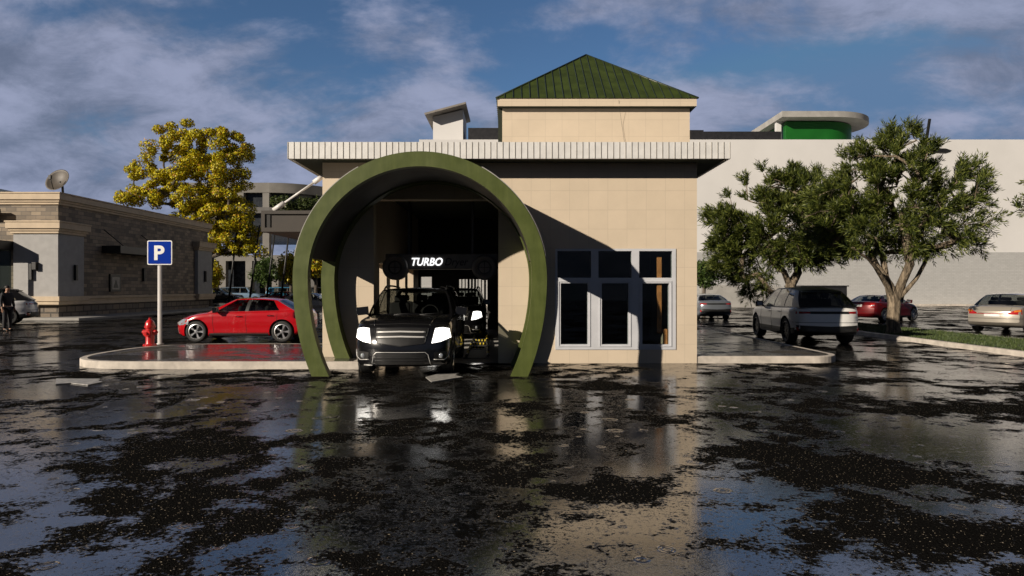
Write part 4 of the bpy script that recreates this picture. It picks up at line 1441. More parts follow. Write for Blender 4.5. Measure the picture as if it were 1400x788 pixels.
    def mirrors(s, t, z=None):
        for sx_ in (-1, 1):
            b_ = s.base(t, sx_)
            c = Vector((sx_ * (abs(b_.x) + .17), b_.y - .02, b_.z + .09))
            mb = MB()
            mb.obox(c, (.235, .11, .165), Matrix.Rotation(sx_ * R(6), 3, 'Y'))
            mb.tube([b_ + Vector((0, 0, -.005)), c + Vector((-sx_ * .06, .01, -.04))], .026, 8)
            mi = mb.build('mirror', s.sp.get('mirmat', s.pm), s.root, world=False, bevel=.045)
            mb = MB(); mb.obox((c.x, c.y + .058, c.z), (.165, .008, .115)); mb.build('mirror_glass', m_lamp, mi, world=False, bevel=.02)

    def fittings(s):
        sp = s.sp
        W2 = s.W / 2
        style = sp['style']
        zt = s.top(.12)
        for sx_ in (-1, 1):
            X = lambda v: sx_ * v * W2
            hl = m_lit if s.lit else m_lamp
            if style == 'offroad':
                lens = s.patch('headlight', hl, 'f', [(X(.66), .895), (X(.80), .905), (X(.92), .885)], [(X(.60), .625), (X(.77), .650), (X(.955), .715)], .010)
            elif style == 'sleek':
                s.patch('headlight', hl, 'f', [(X(.52), zt - .04), (X(.94), zt - .02)], [(X(.56), zt - .13), (X(.95), zt - .15)])
            else:
                s.patch('headlight', hl, 'f', [(X(.56), zt - .03), (X(.78), zt - .005), (X(.95), zt - .01)], [(X(.60), zt - .16), (X(.78), zt - .20), (X(.97), zt - .17)])
        if style == 'offroad':
            gr = s.patch('grille', m_black, 'f', [(-.50, .895), (0, .905), (.50, .895)], [(-.44, .635), (0, .585), (.44, .635)], .004)
            for z in (.825, .735):
                mb = MB(); s.line('', None, 'f', [(-.45, z), (0, z + .012), (.45, z)], .020, .012, mb=mb); mb.build('grille_bar', m_chrome, gr, world=False)
            mb = MB(); s.line('', None, 'f', [(-.50, .897), (0, .907), (.50, .897), (.44, .63), (0, .578), (-.44, .63), (-.50, .897)], .010, .004, mb=mb); mb.build('grille_surround', m_darkrim, gr, world=False)
            it = s.patch('lower_intake', m_black, 'f', [(-.46, .44), (.46, .44)], [(-.52, .24), (.52, .24)], .004)
            mb = MB(); s.line('', None, 'f', [(-.72, .215), (-.545, .215), (-.50, .42), (-.45, .465), (.45, .465), (.50, .42), (.545, .215), (.72, .215)], .006, .006, mb=mb); mb.build('intake_trim', m_chrome, it, world=False)
            for z in (.31, .37):
                mb = MB(); s.line('', None, 'f', [(-.47, z), (.47, z)], .008, .006, mb=mb); mb.build('intake_slat', m_darkrim, it, world=False)
            s.patch('skid_plate', m_darkrim, 'f', [(-.52, .235), (.52, .235)], [(-.48, .20), (.48, .20)], .012)
            for sx_ in (-1, 1):
                fo = s.patch('fog_lamp_recess', m_black, 'f', [(sx_ * .60, .46), (sx_ * .84, .48)], [(sx_ * .62, .32), (sx_ * .80, .32)], .004)
                h0, n0 = s.hit('f', sx_ * .72, .395)
                mb = MB(); mb.ball(h0 + n0 * .006, .048, 1, .5, 1, 14); mb.build('fog_lamp', m_lamp, fo, world=False)
                mb = MB(); s.line('', None, 'f', [(sx_ * .60, .33), (sx_ * .78, .315), (sx_ * .85, .38), (sx_ * .87, .50)], .007, .008, mb=mb); mb.build('fog_lamp_trim', m_chrome, fo, world=False)
            for sx_ in (-1, 1):
                mb = MB(); s.line('', None, 't', [(sx_ * .52, s.yy(.25)), (sx_ * .58, s.yy(.7)), (sx_ * .60, s.yy(1.1))], .012, 0, mb=mb)
                mb.build('bonnet_crease', s.pm, s.root, world=False)
            mb = MB(); s.line('', None, 'f', [(-.62, .965), (0, .985), (.62, .965)], .005, 0, mb=mb); mb.build('bonnet_gap', m_seamline, s.root, world=False)
        else:
            gr = s.patch('grille', m_black, 'f', [(-.38, zt - .07), (.38, zt - .07)], [(-.34, zt - .20), (.34, zt - .20)], .004)
            mb = MB(); s.line('', None, 'f', [(-.36, zt - .135), (.36, zt - .135)], .010, .010, mb=mb); mb.build('grille_bar', m_chrome, gr, world=False)
            s.patch('lower_intake', m_black, 'f', [(-.55, .42), (.55, .42)], [(-.60, .27), (.60, .27)], .004)
        # rear
        T2 = s.L
        zr_ = s.top(T2 - .10)
        ts = sp.get('tail', 'block')
        for sx_ in (-1, 1):
            X = lambda v: sx_ * v * W2
            if ts == 'slim':
                tl = s.patch('taillight', m_tail, 'r', [(X(.56), zr_ - .10), (X(.98), zr_ - .09)], [(X(.56), zr_ - .155), (X(.985), zr_ - .17)])
            elif ts == 'wedge':
                tl = s.patch('taillight', m_tail, 'r', [(X(.52), zr_ - .20), (X(.72), zr_ - .10), (X(.96), zr_ - .05)], [(X(.50), zr_ - .245), (X(.72), zr_ - .25), (X(.985), zr_ - .25)])
                s.patch('reversing_lamp', m_amber, 'r', [(X(.70), zr_ - .115), (X(.95), zr_ - .07)], [(X(.68), zr_ - .17), (X(.96), zr_ - .15)], .010, tl)
            else:
                tl = s.patch('taillight', m_tail, 'r', [(X(.66), zr_ - .05), (X(.96), zr_ - .04)], [(X(.68), zr_ - .24), (X(.985), zr_ - .24)])
                s.patch('reversing_lamp', m_lamp, 'r', [(X(.72), zr_ - .12), (X(.86), zr_ - .115)], [(X(.72), zr_ - .17), (X(.86), zr_ - .17)], .010, tl)
        if ts == 'slim':
            s.patch('tail_strip', m_black, 'r', [(-.56 * W2, zr_ - .095), (.56 * W2, zr_ - .095)], [(-.56 * W2, zr_ - .165), (.56 * W2, zr_ - .165)])
            s.patch('lower_rear_bumper', m_black, 'r', [(-.90 * W2, .58), (0, .55), (.90 * W2, .58)], [(-.86 * W2, .40), (0, .40), (.86 * W2, .40)], .008)
            for sx_ in (-1, 1):
                s.patch('reflector', m_tail, 'r', [(sx_ * .86 * W2, .52), (sx_ * .90 * W2, .52)], [(sx_ * .84 * W2, .42), (sx_ * .88 * W2, .42)], .014)
                s.patch('exhaust_trim', m_darkrim, 'r', [(sx_ * .40 * W2, .47), (sx_ * .62 * W2, .50)], [(sx_ * .46 * W2, .40), (sx_ * .66 * W2, .40)], .014)
        if ts == 'wedge':
            mb = MB(); s.line('', None, 'r', [(-.5 * W2, zr_ - .235), (.5 * W2, zr_ - .235)], .014, .004, mb=mb); mb.build('red_reflector_strip', m_tail, s.root, world=False)
            mb = MB(); s.line('', None, 'r', [(-.60 * W2, zr_ + .005), (-.56 * W2, zr_ - .18), (-.3 * W2, zr_ - .21), (.3 * W2, zr_ - .21), (.56 * W2, zr_ - .18), (.60 * W2, zr_ + .005)], .005, .001, mb=mb); mb.build('boot_gap', m_seamline, s.root, world=False)
        if sp.get('plate', True):
            s.patch('number_plate', m_plate, 'r', [(-.24, sp.get('pz', zr_ - .10)), (.24, sp.get('pz', zr_ - .10))], [(-.24, sp.get('pz', zr_ - .10) - .11), (.24, sp.get('pz', zr_ - .10) - .11)], .010)
        mb = MB(); s.line('', None, 'r', [(-.95 * W2, sp.get('bz', .60)), (0, sp.get('bz', .60)), (.95 * W2, sp.get('bz', .60))], .007, .001, mb=mb); mb.build('bumper_gap', m_seamline, s.root, world=False)
        s.sidelines(sp['doors'], s.bot(s.L / 2) + .10)
        s.mirrors(sp['mirror'])
        # sills
        for sd in ('l', 'x'):
            t0, t1 = sp['wf'] + sp['wr'] + .08, sp['wf'] + sp['wb'] - sp['wr'] - .08
            zb_ = s.bot(s.L / 2)
            s.patch('sill_trim', s.lowmat, sd, [(s.yy(t0), zb_ + .09), (s.yy(t1), zb_ + .09)], [(s.yy(t0), zb_ + .02), (s.yy(t1), zb_ + .02)], .008, nv=2, sub=6)
        if sp.get('rails'):
            for sx_ in (-1, 1):
                t0, t1 = sp['cols'][0][1] + .10, sp['cols'][-1][1] - .05
                p = [Vector((sx_ * (s.rw - .01), s.yy(lerp(t0, t1, k / 10)), s.zr(lerp(t0, t1, k / 10)) + (.06 if 0 < k < 10 else .01))) for k in range(11)]
                mb = MB(); mb.tube(p, .020, 8); mb.build('roof_rail', m_darkrim, s.root, world=False)
        if sp.get('spoiler'):
            t1 = sp['cols'][-1][1]
            mb = MB(); z = s.zr(t1)
            mb.prism([(s.yy(t1) - .12, z + .015), (s.yy(t1) + .18, z - .03), (s.yy(t1) + .17, z - .055), (s.yy(t1) - .1, z - .02)], 'x', -s.rw + .03, s.rw - .03); mb.build('spoiler', s.roofmat, s.root, world=False, bevel=.01)
        # wipers
        mb = MB()
        b0 = s.base(sp['cols'][0][0]); 
        for x in (-.30, .22):
            mb.tube([(x, b0.y - .17, b0.z + .035), (x + .45, b0.y - .05, b0.z + .07)], .008, 5)
        mb.build('wiper', m_trim, s.root, world=False)

    def place(s, x, y, deg, z=0.0):
        s.root.location = (x, y, z); s.root.rotation_euler = (0, 0, R(deg))
        return s

OFFROAD = dict(style='offroad', cat='suv', L=4.52, W=1.86, wf=.86, wb=2.75, wr=.365, ww=.25, cowl=1.25, seat=2.15, mirror=1.50,
    top=[(0, .90), (.04, .955), (.12, .99), (.4, 1.03), (.9, 1.075), (1.25, 1.10), (2.6, 1.11), (4.1, 1.13), (4.40, 1.11), (4.52, .92)],
    bot=[(0, .24), (.12, .20), (.6, .22), (3.9, .25), (4.4, .30), (4.52, .42)],
    hw=[(0, .84), (.10, .875), (.3, .90), (.6, .915), (2.2, .92), (4.0, .905), (4.4, .87), (4.52, .82)],
    roof=[(1.5, 1.58), (2.0, 1.62), (2.8, 1.635), (3.8, 1.60), (4.3, 1.57)], rw=.66, crown=.03, bw=.92, nose=.26, rake=.20, wbow=.14,
    cols=[(1.22, 1.86, 'p'), (1.40, 1.96, 'g'), (2.28, 2.34, 'b'), (2.38, 2.44, 'g'), (3.20, 3.18, 'b'), (3.30, 3.26, 'g'), (4.02, 3.90, 'p'), (4.34, 4.16, 'p')],
    doors=[1.42, 2.34, 3.22], rails=True, spoiler=True, bz=.62)
SEDAN = dict(style='saloon', cat='car', L=4.38, W=1.77, wf=.84, wb=2.60, wr=.325, ww=.22, cowl=1.25, seat=2.05, mirror=1.50,
    top=[(0, .58), (.05, .66), (.15, .72), (.5, .80), (1.0, .88), (1.3, .91), (2.4, .935), (3.4, .965), (3.9, .985), (4.25, .975), (4.38, .82)],
    bot=[(0, .24), (.15, .19), (.6, .19), (3.8, .20), (4.25, .27), (4.38, .40)],
    hw=[(0, .76), (.12, .80), (.4, .855), (.8, .88), (2.2, .885), (3.6, .875), (4.2, .84), (4.38, .78)],
    roof=[(1.6, 1.22), (2.1, 1.31), (2.6, 1.32), (3.1, 1.285), (3.5, 1.20)], rw=.56, crown=.035, bw=.90, nose=.34, rake=.12,
    cols=[(1.15, 1.92, 'p'), (1.38, 2.02, 'g'), (2.30, 2.36, 'b'), (2.40, 2.46, 'g'), (3.22, 3.02, 'g'), (3.36, 3.10, 'p'), (3.78, 3.22, 'p')],
    doors=[1.36, 2.36, 3.30], bz=.50, pz=.86)
VELAR = dict(style='sleek', cat='suv', L=4.80, W=1.93, wf=.90, wb=2.87, wr=.385, ww=.27, cowl=1.4, seat=2.35, mirror=1.62,
    top=[(0, .80), (.06, .90), (.2, .965), (.8, 1.03), (1.4, 1.06), (2.6, 1.07), (3.8, 1.09), (4.5, 1.10), (4.70, 1.07), (4.80, .92)],
    bot=[(0, .34), (.15, .28), (.6, .26), (4.0, .26), (4.6, .30), (4.80, .38)],
    hw=[(0, .84), (.12, .88), (.4, .93), (.9, .955), (2.4, .955), (4.0, .95), (4.55, .90), (4.80, .82)],
    roof=[(1.7, 1.58), (2.3, 1.645), (2.9, 1.655), (3.8, 1.59), (4.4, 1.50)], rw=.60, crown=.03, bw=.91, nose=.26, rake=.14, tailr=.20,
    cols=[(1.28, 2.02, 'p'), (1.52, 2.12, 'g'), (2.50, 2.52, 'b'), (2.58, 2.60, 'g'), (3.42, 3.38, 'b'), (3.50, 3.46, 'g'), (4.10, 3.80, 'p'), (4.60, 3.98, 'p')],
    doors=[1.50, 2.54, 3.45], spoiler=True, tail='slim', bz=.66, plate=False, privacy=True, clad=.47)
SALOON = dict(SEDAN, L=4.95, W=1.87, wf=.90, wb=2.95, wr=.34, seat=2.45, cowl=1.45, mirror=1.72,
    top=[(0, .60), (.05, .70), (.15, .76), (.5, .83), (1.1, .91), (1.5, .935), (2.8, .955), (3.8, .985), (4.4, 1.0), (4.82, .98), (4.95, .80)],
    bot=[(0, .24), (.15, .2), (.6, .2), (4.3, .22), (4.8, .30), (4.95, .42)],
    hw=[(0, .78), (.12, .83), (.4, .89), (.8, .925), (2.6, .93), (4.1, .92), (4.7, .87), (4.95, .80)],
    roof=[(1.8, 1.33), (2.4, 1.43), (3.0, 1.445), (3.5, 1.41), (4.0, 1.30)], rw=.60,
    cols=[(1.35, 2.15, 'p'), (1.6, 2.26, 'g'), (2.62, 2.68, 'b'), (2.72, 2.78, 'g'), (3.62, 3.42, 'g'), (3.80, 3.50, 'p'), (4.22, 3.62, 'p')],
    doors=[1.58, 2.68, 3.72], tail='wedge', bz=.56, pz=.74)
PICKUP = dict(OFFROAD, L=4.75, W=1.9, wb=2.85, wr=.38,
    top=[(0, .86), (.05, .95), (.15, 1.0), (.5, 1.06), (1.0, 1.10), (1.4, 1.12), (2.8, 1.13), (4.4, 1.13), (4.65, 1.11), (4.75, .95)],
    bot=[(0, .38), (.12, .32), (.6, .32), (4.1, .34), (4.6, .4), (4.75, .5)],
    hw=[(0, .84), (.10, .88), (.3, .91), (.6, .93), (2.4, .94), (4.2, .93), (4.6, .90), (4.75, .85)],
    roof=[(1.6, 1.66), (2.2, 1.70), (3.0, 1.71), (4.0, 1.69), (4.6, 1.66)],
    cols=[(1.32, 1.80, 'p'), (1.46, 1.90, 'g'), (2.38, 2.42, 'b'), (2.48, 2.52, 'g'), (3.38, 3.38, 'b'), (3.48, 3.48, 'g'), (4.40, 4.30, 'p'), (4.66, 4.50, 'p')],
    doors=[1.46, 2.43, 3.43], style='saloon')

p_black = paint('black_car_paint', (.006, .006, .007), rough=.18)
p_red = paint('red_car_paint', (.40, .002, .006), rough=.22)
p_silver = paint('silver_white_car_paint', (.82, .81, .78), .0, .3)
p_white = paint('white_car_paint', (.80, .80, .80), 0, .3)
p_champ = paint('champagne_car_paint', (.44, .40, .34), .5, .3)
p_dred = paint('dark_red_car_paint', (.13, .004, .006), .2, .3)
p_grey = paint('steel_grey_car_paint', (.20, .22, .25), .5, .3)
p_bluegrey = paint('blue_grey_car_paint', (.16, .25, .36), .3, .3)
p_blue = paint('blue_car_paint', (.05, .28, .50), .2, .3)

OFFROAD['mirmat'] = p_black
VELAR['mirmat'] = m_trim
m_roofblack = M('black_roof_paint', (.010, .010, .011), .35)
c1 = Car('black_suv', 'black sport utility vehicle with lit headlights driving out through the green arch', OFFROAD, p_black, 'black vehicles in the wash lane', rim=m_alloy, lit=True).place(-2.05, 12.52 + 2.26, 0)
r2 = copy_tree(c1.root)
r2['label'] = 'second black sport utility vehicle queued deep inside the dark wash tunnel'
r2.location = (-1.86, 21.6 + 2.26, 0)
RED = dict(SEDAN, handle=p_black, mirmat=p_black, L=4.18,
    top=[(0, .58), (.05, .66), (.15, .72), (.5, .80), (1.0, .88), (1.3, .91), (2.4, .935), (3.4, .965), (3.8, .985), (4.05, .975), (4.18, .82)],
    bot=[(0, .24), (.15, .19), (.6, .19), (3.7, .20), (4.05, .27), (4.18, .40)],
    hw=[(0, .76), (.12, .80), (.4, .855), (.8, .88), (2.2, .885), (3.5, .875), (4.0, .84), (4.18, .78)])
Car('red_sedan', 'bright red sedan parked side-on behind the paved island', RED, p_red, rim=m_alloy, roofmat=p_red).place(-8.33, 21.55, -90)
Car('white_suv', 'silver white sport utility vehicle with black roof parked beside the building end', VELAR, p_silver, rim=m_darkrim, spokes=10, twin=False, roofmat=m_roofblack).place(9.2, 21.8, 177)
Car('white_suv', 'white sport utility vehicle parked in front of the brick shop', VELAR, p_white, rim=m_darkrim, spokes=10, twin=False, roofmat=m_roofblack).place(-24.0, 30.4, -62)
Car('silver_sedan', 'distant silver grey coupe half hidden by the building corner', dict(SEDAN, L=4.38, tail='slim', plate=False), p_grey, glassmat=m_cglass).place(10.5, 37.2, 180)
Car('red_sedan', 'dark red sedan with white number plate parked behind the large tree', dict(SEDAN, wr=.34), p_dred, spokes=10, twin=False).place(18.6, 34.3, 122)
Car('champagne_sedan', 'champagne silver saloon seen from behind, beyond the grass verge', SALOON, p_champ, rim=m_alloy).place(19.2, 26.0, 127)
# vehicles in the far lot
gl = 'vehicles in the far lot'
Car('black_suv', 'black vehicle parked just past the far corner of the brick shop', VELAR, p_black, gl, rim=m_alloy).place(-27.6, 64, 90)
Car('grey_suv', 'blue grey boxy vehicle parked beyond the black one by the brick shop', PICKUP, p_bluegrey, gl).place(-27.5, 70, 90)
Car('blue_suv', 'sky blue vehicle parked in the far lot above the red sedan roof', PICKUP, p_blue, gl).place(-22.7, 70, 90)
Car('red_car', 'small red car in the far lot in front of the sky blue vehicle', SEDAN, p_red, gl).place(-20.6, 62, 90)
Car('white_suv', 'white vehicle in the far lot showing between the two arch rings', PICKUP, p_white, gl).place(-17.4, 66, 90)
Car('black_car', 'black car parked close behind the gap between the arch rings', SEDAN, p_black, gl).place(-12.3, 42, 90)
# ------------------------------------------------------------------ trees
def leafmat(name, cols, trans=.35):
    m, t, b = newmat(name)
    gi = t.add('ShaderNodeNewGeometry')
    rp = t.add('ShaderNodeValToRGB')
    el = rp.color_ramp.elements
    el[0].color = (*cols[0], 1); el[0].position = 0
    el[1].color = (*cols[-1], 1); el[1].position = 1
    for i, c in enumerate(cols[1:-1]):
        e = el.new((i + 1) / (len(cols) - 1)); e.color = (*c, 1)
    t.link(gi.outputs['Random Per Island'], rp.inputs[0])
    t.link(rp.outputs[0], b.inputs['Base Color'])
    setp(b, rough=.5, spec=.35)
    out = [n for n in t.n if n.type == 'OUTPUT_MATERIAL'][0]
    tl = t.add('ShaderNodeBsdfTranslucent'); t.link(rp.outputs[0], tl.inputs[0])
    mx = t.add('ShaderNodeMixShader'); mx.inputs[0].default_value = trans
    t.link(b.outputs[0], mx.inputs[1]); t.link(tl.outputs[0], mx.inputs[2]); t.link(mx.outputs[0], out.inputs[0])
    return m
def barkmat(name, c):
    m, t, b = newmat(name)
    co = t.add('ShaderNodeTexCoord').outputs['Object']
    mp = t.add('ShaderNodeMapping'); mp.inputs['Scale'].default_value = (6, 6, 1.3); t.link(co, mp.inputs[0])
    n1 = t.noise(mp.outputs[0], 2.0, 6, .7, .5)
    t.link(t.mix(t.ramp(n1, .3, .7), [v * .14 for v in c], c), b.inputs['Base Color'])
    t.link(t.bump(n1, 1.0, .09), b.inputs['Normal']); setp(b, rough=.9, spec=.2)
    return m
m_bark = barkmat('grey_brown_bark', (.34, .27, .19))
m_bark2 = barkmat('grey_bark', (.20, .17, .14))
m_olive = leafmat('narrow_olive_leaves', [(.014, .024, .006), (.034, .052, .010), (.075, .10, .018), (.16, .19, .035), (.22, .24, .05)])
m_yellow = leafmat('yellow_autumn_leaves', [(.40, .13, .008), (.54, .44, .010), (.60, .52, .012), (.64, .55, .014), (.10, .12, .014), (.30, .30, .02), (.68, .60, .02)], .2)
m_greenl = leafmat('green_leaves', [(.025, .055, .012), (.06, .10, .02), (.10, .15, .03)])
m_hedge = leafmat('hedge_leaves', [(.03, .05, .014), (.06, .09, .02), (.11, .13, .04)])

def blob_points(rg, blobs, n, shell=.55, mind=0.0):
    """points inside a union of ellipsoids, more towards the skin"""
    vol = [(b[1].x * b[1].y * b[1].z) ** .55 for b in blobs]
    pts = []
    tries = 0
    while len(pts) < n and tries < n * 60:
        tries += 1
        c, r_ = rg.choices(blobs, vol)[0]
        d = Vector((rg.gauss(0, 1), rg.gauss(0, 1), rg.gauss(0, 1)))
        if d.length < 1e-3: continue
        d.normalize()
        k = rg.uniform(shell ** 3, 1) ** (1 / 3)
        p = c + Vector((d.x * r_.x, d.y * r_.y, d.z * r_.z)) * k
        if mind and any((p - q).length < mind for q in pts): continue
        pts.append(p)
    return pts

def grow(rg, stems, targets, rtip, wob=.12, maxr=9):
    """join every target to the nearest node of the growing skeleton: [pos, parent, radius]"""
    nodes = []; want = {}; tips = []
    for st in stems:
        par = st[0]
        for k, p in enumerate(st[1]):
            nodes.append([Vector(p), par, 0.0]); par = len(nodes) - 1
            if len(st) > 2: want[par] = lerp(st[2], st[2] * .45, k / max(1, len(st[1]) - 1))
        if len(st) > 2: tips.append(par)
    base = Vector(nodes[0][0])
    nst = len(nodes)
    order = sorted(targets, key=lambda p: (p - base).length)
    for tgt in order:
        best, bd = None, 1e9
        for i, nd in enumerate(nodes):
            if nd[0].z < base.z + (targets_min_z(targets) - base.z) * .25: continue
            dd = (tgt - nd[0]).length * (1 + .5 * max(0, (nd[0].z - tgt.z)) / max(.2, (tgt - nd[0]).length))
            if dd < bd: bd, best = dd, i
        if best is None: best = 0
        a = nodes[best][0]; L_ = (tgt - a).length
        n = max(1, int(L_ / .45)); par = best
        for k in range(1, n + 1):
            f = k / n
            p = a.lerp(tgt, f) + Vector((rg.gauss(0, 1), rg.gauss(0, 1), rg.gauss(0, 1))) * wob * L_ * .25 * math.sin(PI * f) + Vector((0, 0, -.10 * L_ * math.sin(PI * f)))
            nodes.append([p, par, 0.0]); par = len(nodes) - 1
        tips.append(par)
    for i in tips:                                     # pipe model
        j = i
        while j is not None:
            nodes[j][2] += rtip ** 2.2
            j = nodes[j][1]
    for i, nd in enumerate(nodes): nd[2] = max(rtip * .6, nd[2] ** (1 / 2.2), want.get(i, 0))
    return nodes, tips
def targets_min_z(t):
    return min(p.z for p in t)

def wood(mb, nodes, scale=1.0, minr=0.0, seg=7, base_flare=None):
    kids = {}
    for i, nd in enumerate(nodes):
        kids.setdefault(nd[1], []).append(i)
    done = set()
    for i, nd in enumerate(nodes):
        if i in done: continue
        ch = [i]
        if nd[1] is not None: ch = [nd[1], i]
        j = i
        done.add(i)
        while j in kids:
            nx = max(kids[j], key=lambda k: nodes[k][2])
            if nx in done: break
            ch.append(nx); done.add(nx); j = nx
        if nodes[ch[-1]][2] * scale < minr and nodes[ch[min(1, len(ch) - 1)]][2] * scale < minr: continue
        if len(ch) < 2: continue
        rad = [nodes[k][2] * scale for k in ch]
        if nd[1] is not None: rad[0] = min(rad[0], rad[1] * 1.15)
        mb.tube([nodes[k][0] for k in ch], rad, seg if rad[0] > .05 else 5, caps=False)

def leaf(mb, p, d, n, L_, w_):
    s_ = d.cross(n)
    if s_.length < 1e-4: return
    s_.normalize()
    mb.face([p, p + d * L_ * .45 + s_ * w_, p + d * L_, p + d * L_ * .45 - s_ * w_])

def rdir(rg):
    while True:
        v = Vector((rg.uniform(-1, 1), rg.uniform(-1, 1), rg.uniform(-1, 1)))
        if .05 < v.length < 1: return v.normalized()

def spray(mb, rg, p, out, n, spread, L_, w_):
    """a tuft of narrow leaves along a few twigs that fan out"""
    tw = max(2, n // 16)
    for _ in range(tw):
        d = (out * .95 + rdir(rg) * .75 + Vector((0, 0, .55))).normalized()
        le = spread * rg.uniform(.5, 1.1)
        for k in range(16):
            f = rg.random() ** .7
            q = p + d * le * f + Vector((0, 0, -.08 * le * f * f))
            ld = (d * 1.0 + rdir(rg) * .75).normalized()
            leaf(mb, q, ld, rdir(rg), L_ * rg.uniform(.6, 1.2), w_ * rg.uniform(.7, 1.2))

def clump(mb, rg, p, n, rad, L_, w_):
    """a ball of leaves that lie mostly flat on the ball, so each tuft has a sunny and a shaded side"""
    e = Vector((rg.uniform(.7, 1.35), rg.uniform(.7, 1.35), rg.uniform(.6, 1.05)))
    for _ in range(n):
        d = rdir(rg)
        q = p + Vector((d.x * e.x, d.y * e.y, d.z * e.z)) * rad * (1 - .55 * rg.random() ** 2.2)
        nn = (d + rdir(rg) * .55).normalized()
        ld = nn.cross(rdir(rg))
        if ld.length < .05: continue
        ld = (ld.normalized() + d * .25).normalized()
        leaf(mb, q, ld, nn, L_ * rg.uniform(.6, 1.2), w_ * rg.uniform(.7, 1.2))

def pxblobs(y, lst):
    """ellipsoids from the photograph: (px, py, rx, ry[, depth offset, depth radius factor])"""
    out = []
    for b in lst:
        dy = b[4] if len(b) > 4 else 0
        k = y / F
        out.append((P(b[0], b[1], y) + Vector((0, dy, 0)), Vector((b[2] * k, max(b[2], b[3]) * k * .9, b[3] * k))))
    return out

def tree(name, label, loc, stems, blobs, seed, ntgt, style, leafm, bark, rtip, nleaf, spread, L_, w_, scale=1.0, shell=.5, mind=0.0, group=None, trunkr=None, dropfrac=0.0, minr=0.006):
    rg = random.Random(seed)
    o = empty(name, loc, label, 'tree', group)
    tg = blob_points(rg, blobs, ntgt, shell, mind)
    nodes, tips = grow(rg, stems, tg, rtip)
    if trunkr:
        for i, nd in enumerate(nodes):
            pass
    mb = MB(); wood(mb, nodes, scale, minr)
    # root flare
    for st in stems:
        if st[0] is None:
            p0, p1 = Vector(st[1][0]), Vector(st[1][1])
            r0 = nodes[0][2] * scale
            mb.tube([p0 - Vector((0, 0, .1)), p0.lerp(p1, .25), p0.lerp(p1, .6)], [r0 * 1.5, r0 * 1.15, r0 * .98], 10, caps=False)
    mb.build('trunk', bark, o)
    mb = MB()
    cen = sum((b[0] for b in blobs), Vector()) / len(blobs)
    for i in tips:
        nd = nodes[i]
        if rg.random() < dropfrac: continue
        out = (nd[0] - cen); out = out.normalized() if out.length > .01 else Vector((0, 0, 1))
        if style == 'spray': spray(mb, rg, nd[0], out, nleaf, spread, L_, w_)
        else: clump(mb, rg, nd[0], nleaf, spread * rg.uniform(.6, 1.25), L_, w_)
    mb.build('crown', leafm, o)
    return o

# the largest tree, on the verge
y = 23.0
def q3(px, py, dy=0): return P(px, py, y) + Vector((0, dy, 0))
b0 = Vector((GX(1222, y), y, .12))
stems = [(None, [b0, q3(1221, 440), q3(1223, 414)]), (2, [q3(1216, 391), q3(1204, 362, .3), q3(1196, 332, .6), q3(1180, 300, .8), q3(1168, 288, .8)]), (2, [q3(1231, 391), q3(1237, 362, -.3), q3(1230, 332, -.4), q3(1226, 296, -.3)]),
         (2, [q3(1238, 396, -.1), q3(1253, 381, 0), q3(1268, 362, .2), q3(1280, 340, .3)], .075), (2, [q3(1210, 392, -.2), q3(1187, 370, -.6), q3(1166, 356, -1.0), q3(1144, 344, -1.2)], .075), (3, [q3(1216, 380, .2), q3(1215, 345, .4), q3(1216, 310, .5)], .05), (5, [q3(1205, 300, 1.2), q3(1215, 270, 1.3)]), (10, [q3(1250, 300, -.8), q3(1268, 275, -1)])]
bl = pxblobs(y, [(1165, 268, 55, 42), (1130, 300, 38, 34), (1225, 225, 52, 38), (1226, 190, 26, 18), (1215, 265, 70, 45), (1290, 258, 52, 40), (1300, 300, 50, 38), (1265, 310, 60, 34), (1160, 320, 50, 24), (1325, 250, 24, 22), (1195, 225, 40, 30), (1330, 322, 16, 18), (1205, 300, 60, 34), (1240, 332, 40, 22)])
tree('olive_tree', 'largest spreading olive green tree with forked trunk on the grass verge', b0, stems, bl, 11, 380, 'spray', m_olive, m_bark, .014, 190, .50, .20, .014, 1.0, .45)
# the second one, behind the silver white car
y = 31.0
b0 = Vector((GX(1082, y), y, .0))
stems = [(None, [b0, q3(1082, 405), q3(1080, 392)]), (2, [q3(1072, 372), q3(1066, 352), q3(1060, 325)]), (2, [q3(1096, 372, .4), q3(1100, 352, .5), q3(1094, 330, .4)]), (7, [q3(1120, 345, -.5), q3(1140, 336, -.8)]), (3, [q3(1052, 362, -.5), q3(1035, 345, -.8)])]
bl = pxblobs(y, [(1020, 300, 45, 35), (1060, 265, 45, 32), (1100, 280, 50, 40), (990, 300, 28, 14), (1040, 330, 45, 30), (1130, 300, 42, 36), (1070, 310, 70, 40), (1120, 245, 12, 8), (1085, 250, 26, 16), (1128, 330, 40, 22), (1015, 365, 30, 26), (1042, 388, 24, 20), (1000, 335, 30, 26), (1100, 345, 36, 16), (1150, 335, 20, 14), (1075, 338, 50, 22), (1130, 342, 34, 15), (1000, 355, 26, 24)])
tree('olive_tree', 'smaller bushy olive green tree behind the silver white vehicle', b0, stems, bl, 12, 480, 'spray', m_olive, m_bark, .015, 180, .60, .25, .018, 1.0, .45)
# a sprig of another tree at the frame edge
y = 22.0
b0 = Vector((GX(1475, y), y, .0))
stems = [(None, [b0, q3(1475, 400), q3(1472, 330)]), (2, [q3(1450, 300)]), (2, [q3(1500, 300)])]
bl = pxblobs(y, [(1462, 275, 56, 40), (1500, 240, 60, 45), (1404, 284, 12, 7)])
tree('olive_tree', 'tree of which only a sprig shows before the store wall at the edge', b0, stems, bl, 13, 90, 'spray', m_olive, m_bark, .016, 100, .5, .17, .016)
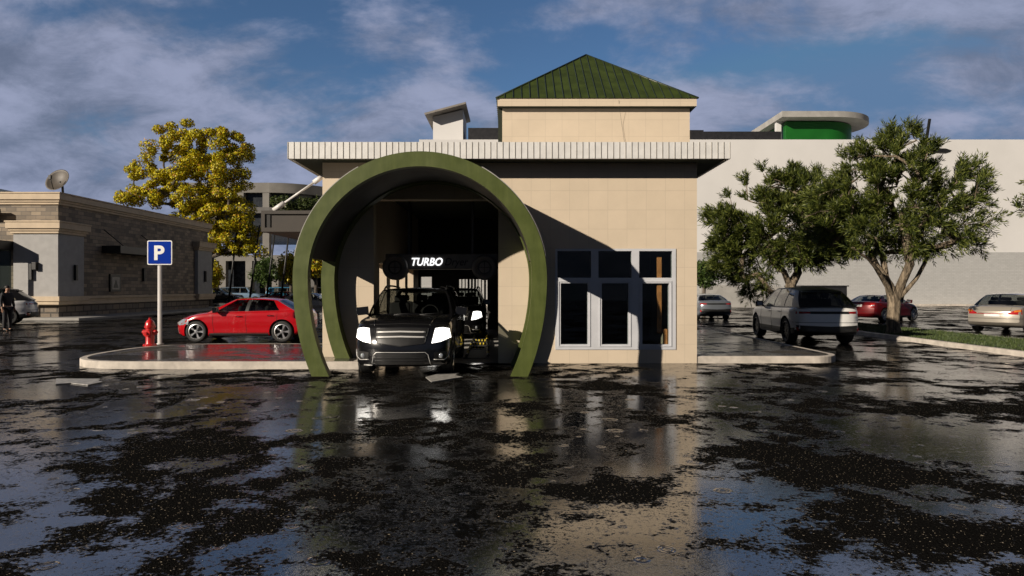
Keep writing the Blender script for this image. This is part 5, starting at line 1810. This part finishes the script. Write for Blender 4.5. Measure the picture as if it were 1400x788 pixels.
# young dark tree by the building corner
y = 50.0
b0 = Vector((GX(962, y), y, 0))
stems = [(None, [b0, q3(962, 405), q3(963, 390)]), (2, [q3(966, 378)])]
tree('young_tree', 'small dark tree beside the building corner against the grey brick', b0, stems, pxblobs(y, [(960, 374, 14, 14), (970, 380, 14, 8)]), 14, 60, 'clump', m_greenl, m_bark2, .02, 60, .5, .24, .05)
# tall yellow tree behind the shop
y = 60.0
b0 = Vector((GX(283, y), y, 0))
stems = [(None, [b0, q3(284, 385), q3(287, 352)]), (2, [q3(292, 320), q3(298, 285, .5), q3(292, 240, .8)]), (3, [q3(272, 290, -1), q3(255, 262, -1.2)]), (2, [q3(310, 346, -.5), q3(330, 340, -.6)]), (4, [q3(312, 250, 1), q3(320, 215, 1)]), (6, [q3(225, 262, -1), q3(200, 266, -1)])]
bl = pxblobs(y, [(245, 215, 42, 38), (290, 215, 44, 38), (315, 235, 26, 46), (200, 270, 32, 13), (260, 265, 52, 40), (300, 290, 42, 32), (186, 236, 15, 10), (172, 272, 14, 9), (320, 320, 34, 28), (228, 182, 12, 12), (258, 180, 12, 12), (222, 176, 10, 10), (330, 205, 10, 18), (290, 184, 11, 10), (318, 190, 14, 16), (310, 330, 40, 22), (345, 330, 14, 20), (225, 250, 24, 20)])
tree('yellow_tree', 'tall yellow leaved tree rising behind the brick shop', b0, stems, bl, 15, 215, 'clump', m_yellow, m_bark2, .032, 330, .55, .22, .064, 1.0, .5, .78)
# small trees in the far lot
for (px, py, rx, ry, yy_, lm, lb, sd) in ((365, 370, 20, 17, 73.5, m_greenl, 'small green tree in front of the grey deck building', 16),
                                     (432, 362, 10, 16, 63.5, m_yellow, 'small yellow tree glimpsed between the two arch rings', 17),
                                     (398, 366, 12, 18, 64, m_yellow, 'small yellow tree just outside the arch, before the grey deck building', 18),
                                     (290, 376, 9, 18, 74, m_yellow, 'small yellowish tree glimpsed past the far shop pilaster', 19)):
    y = yy_
    b0 = Vector((GX(px, y), y, 0))
    stems = [(None, [b0, q3(px, py + ry + 8), q3(px, py + ry * .5)]), (2, [q3(px + 1, py)])]
    tree('small_tree', lb, b0, stems, pxblobs(y, [(px, py, rx, ry), (px - rx * .3, py + ry * .4, rx * .7, ry * .6)]), sd, 55, 'clump', lm, m_bark2, .025, 60, .55, .30, .07)
# hedge growing along the ledge of the deck building
hd = MB(); rg = random.Random(21)
for i in range(95):
    a = rg.uniform(5, 120)
    x = xb + 8.6 * math.sin(R(a)); yv = PY + 12 - 12.6 * math.cos(R(a))
    clump(hd, rg, Vector((x, yv, lerp(zz(284), zz(272), rg.random() ** 1.5))), 60, .7, .4, .10)
tag(hd.build('ledge_hedge', m_hedge, None), 'trailing green hedge on the ledge of the rounded deck building', 'hedge')
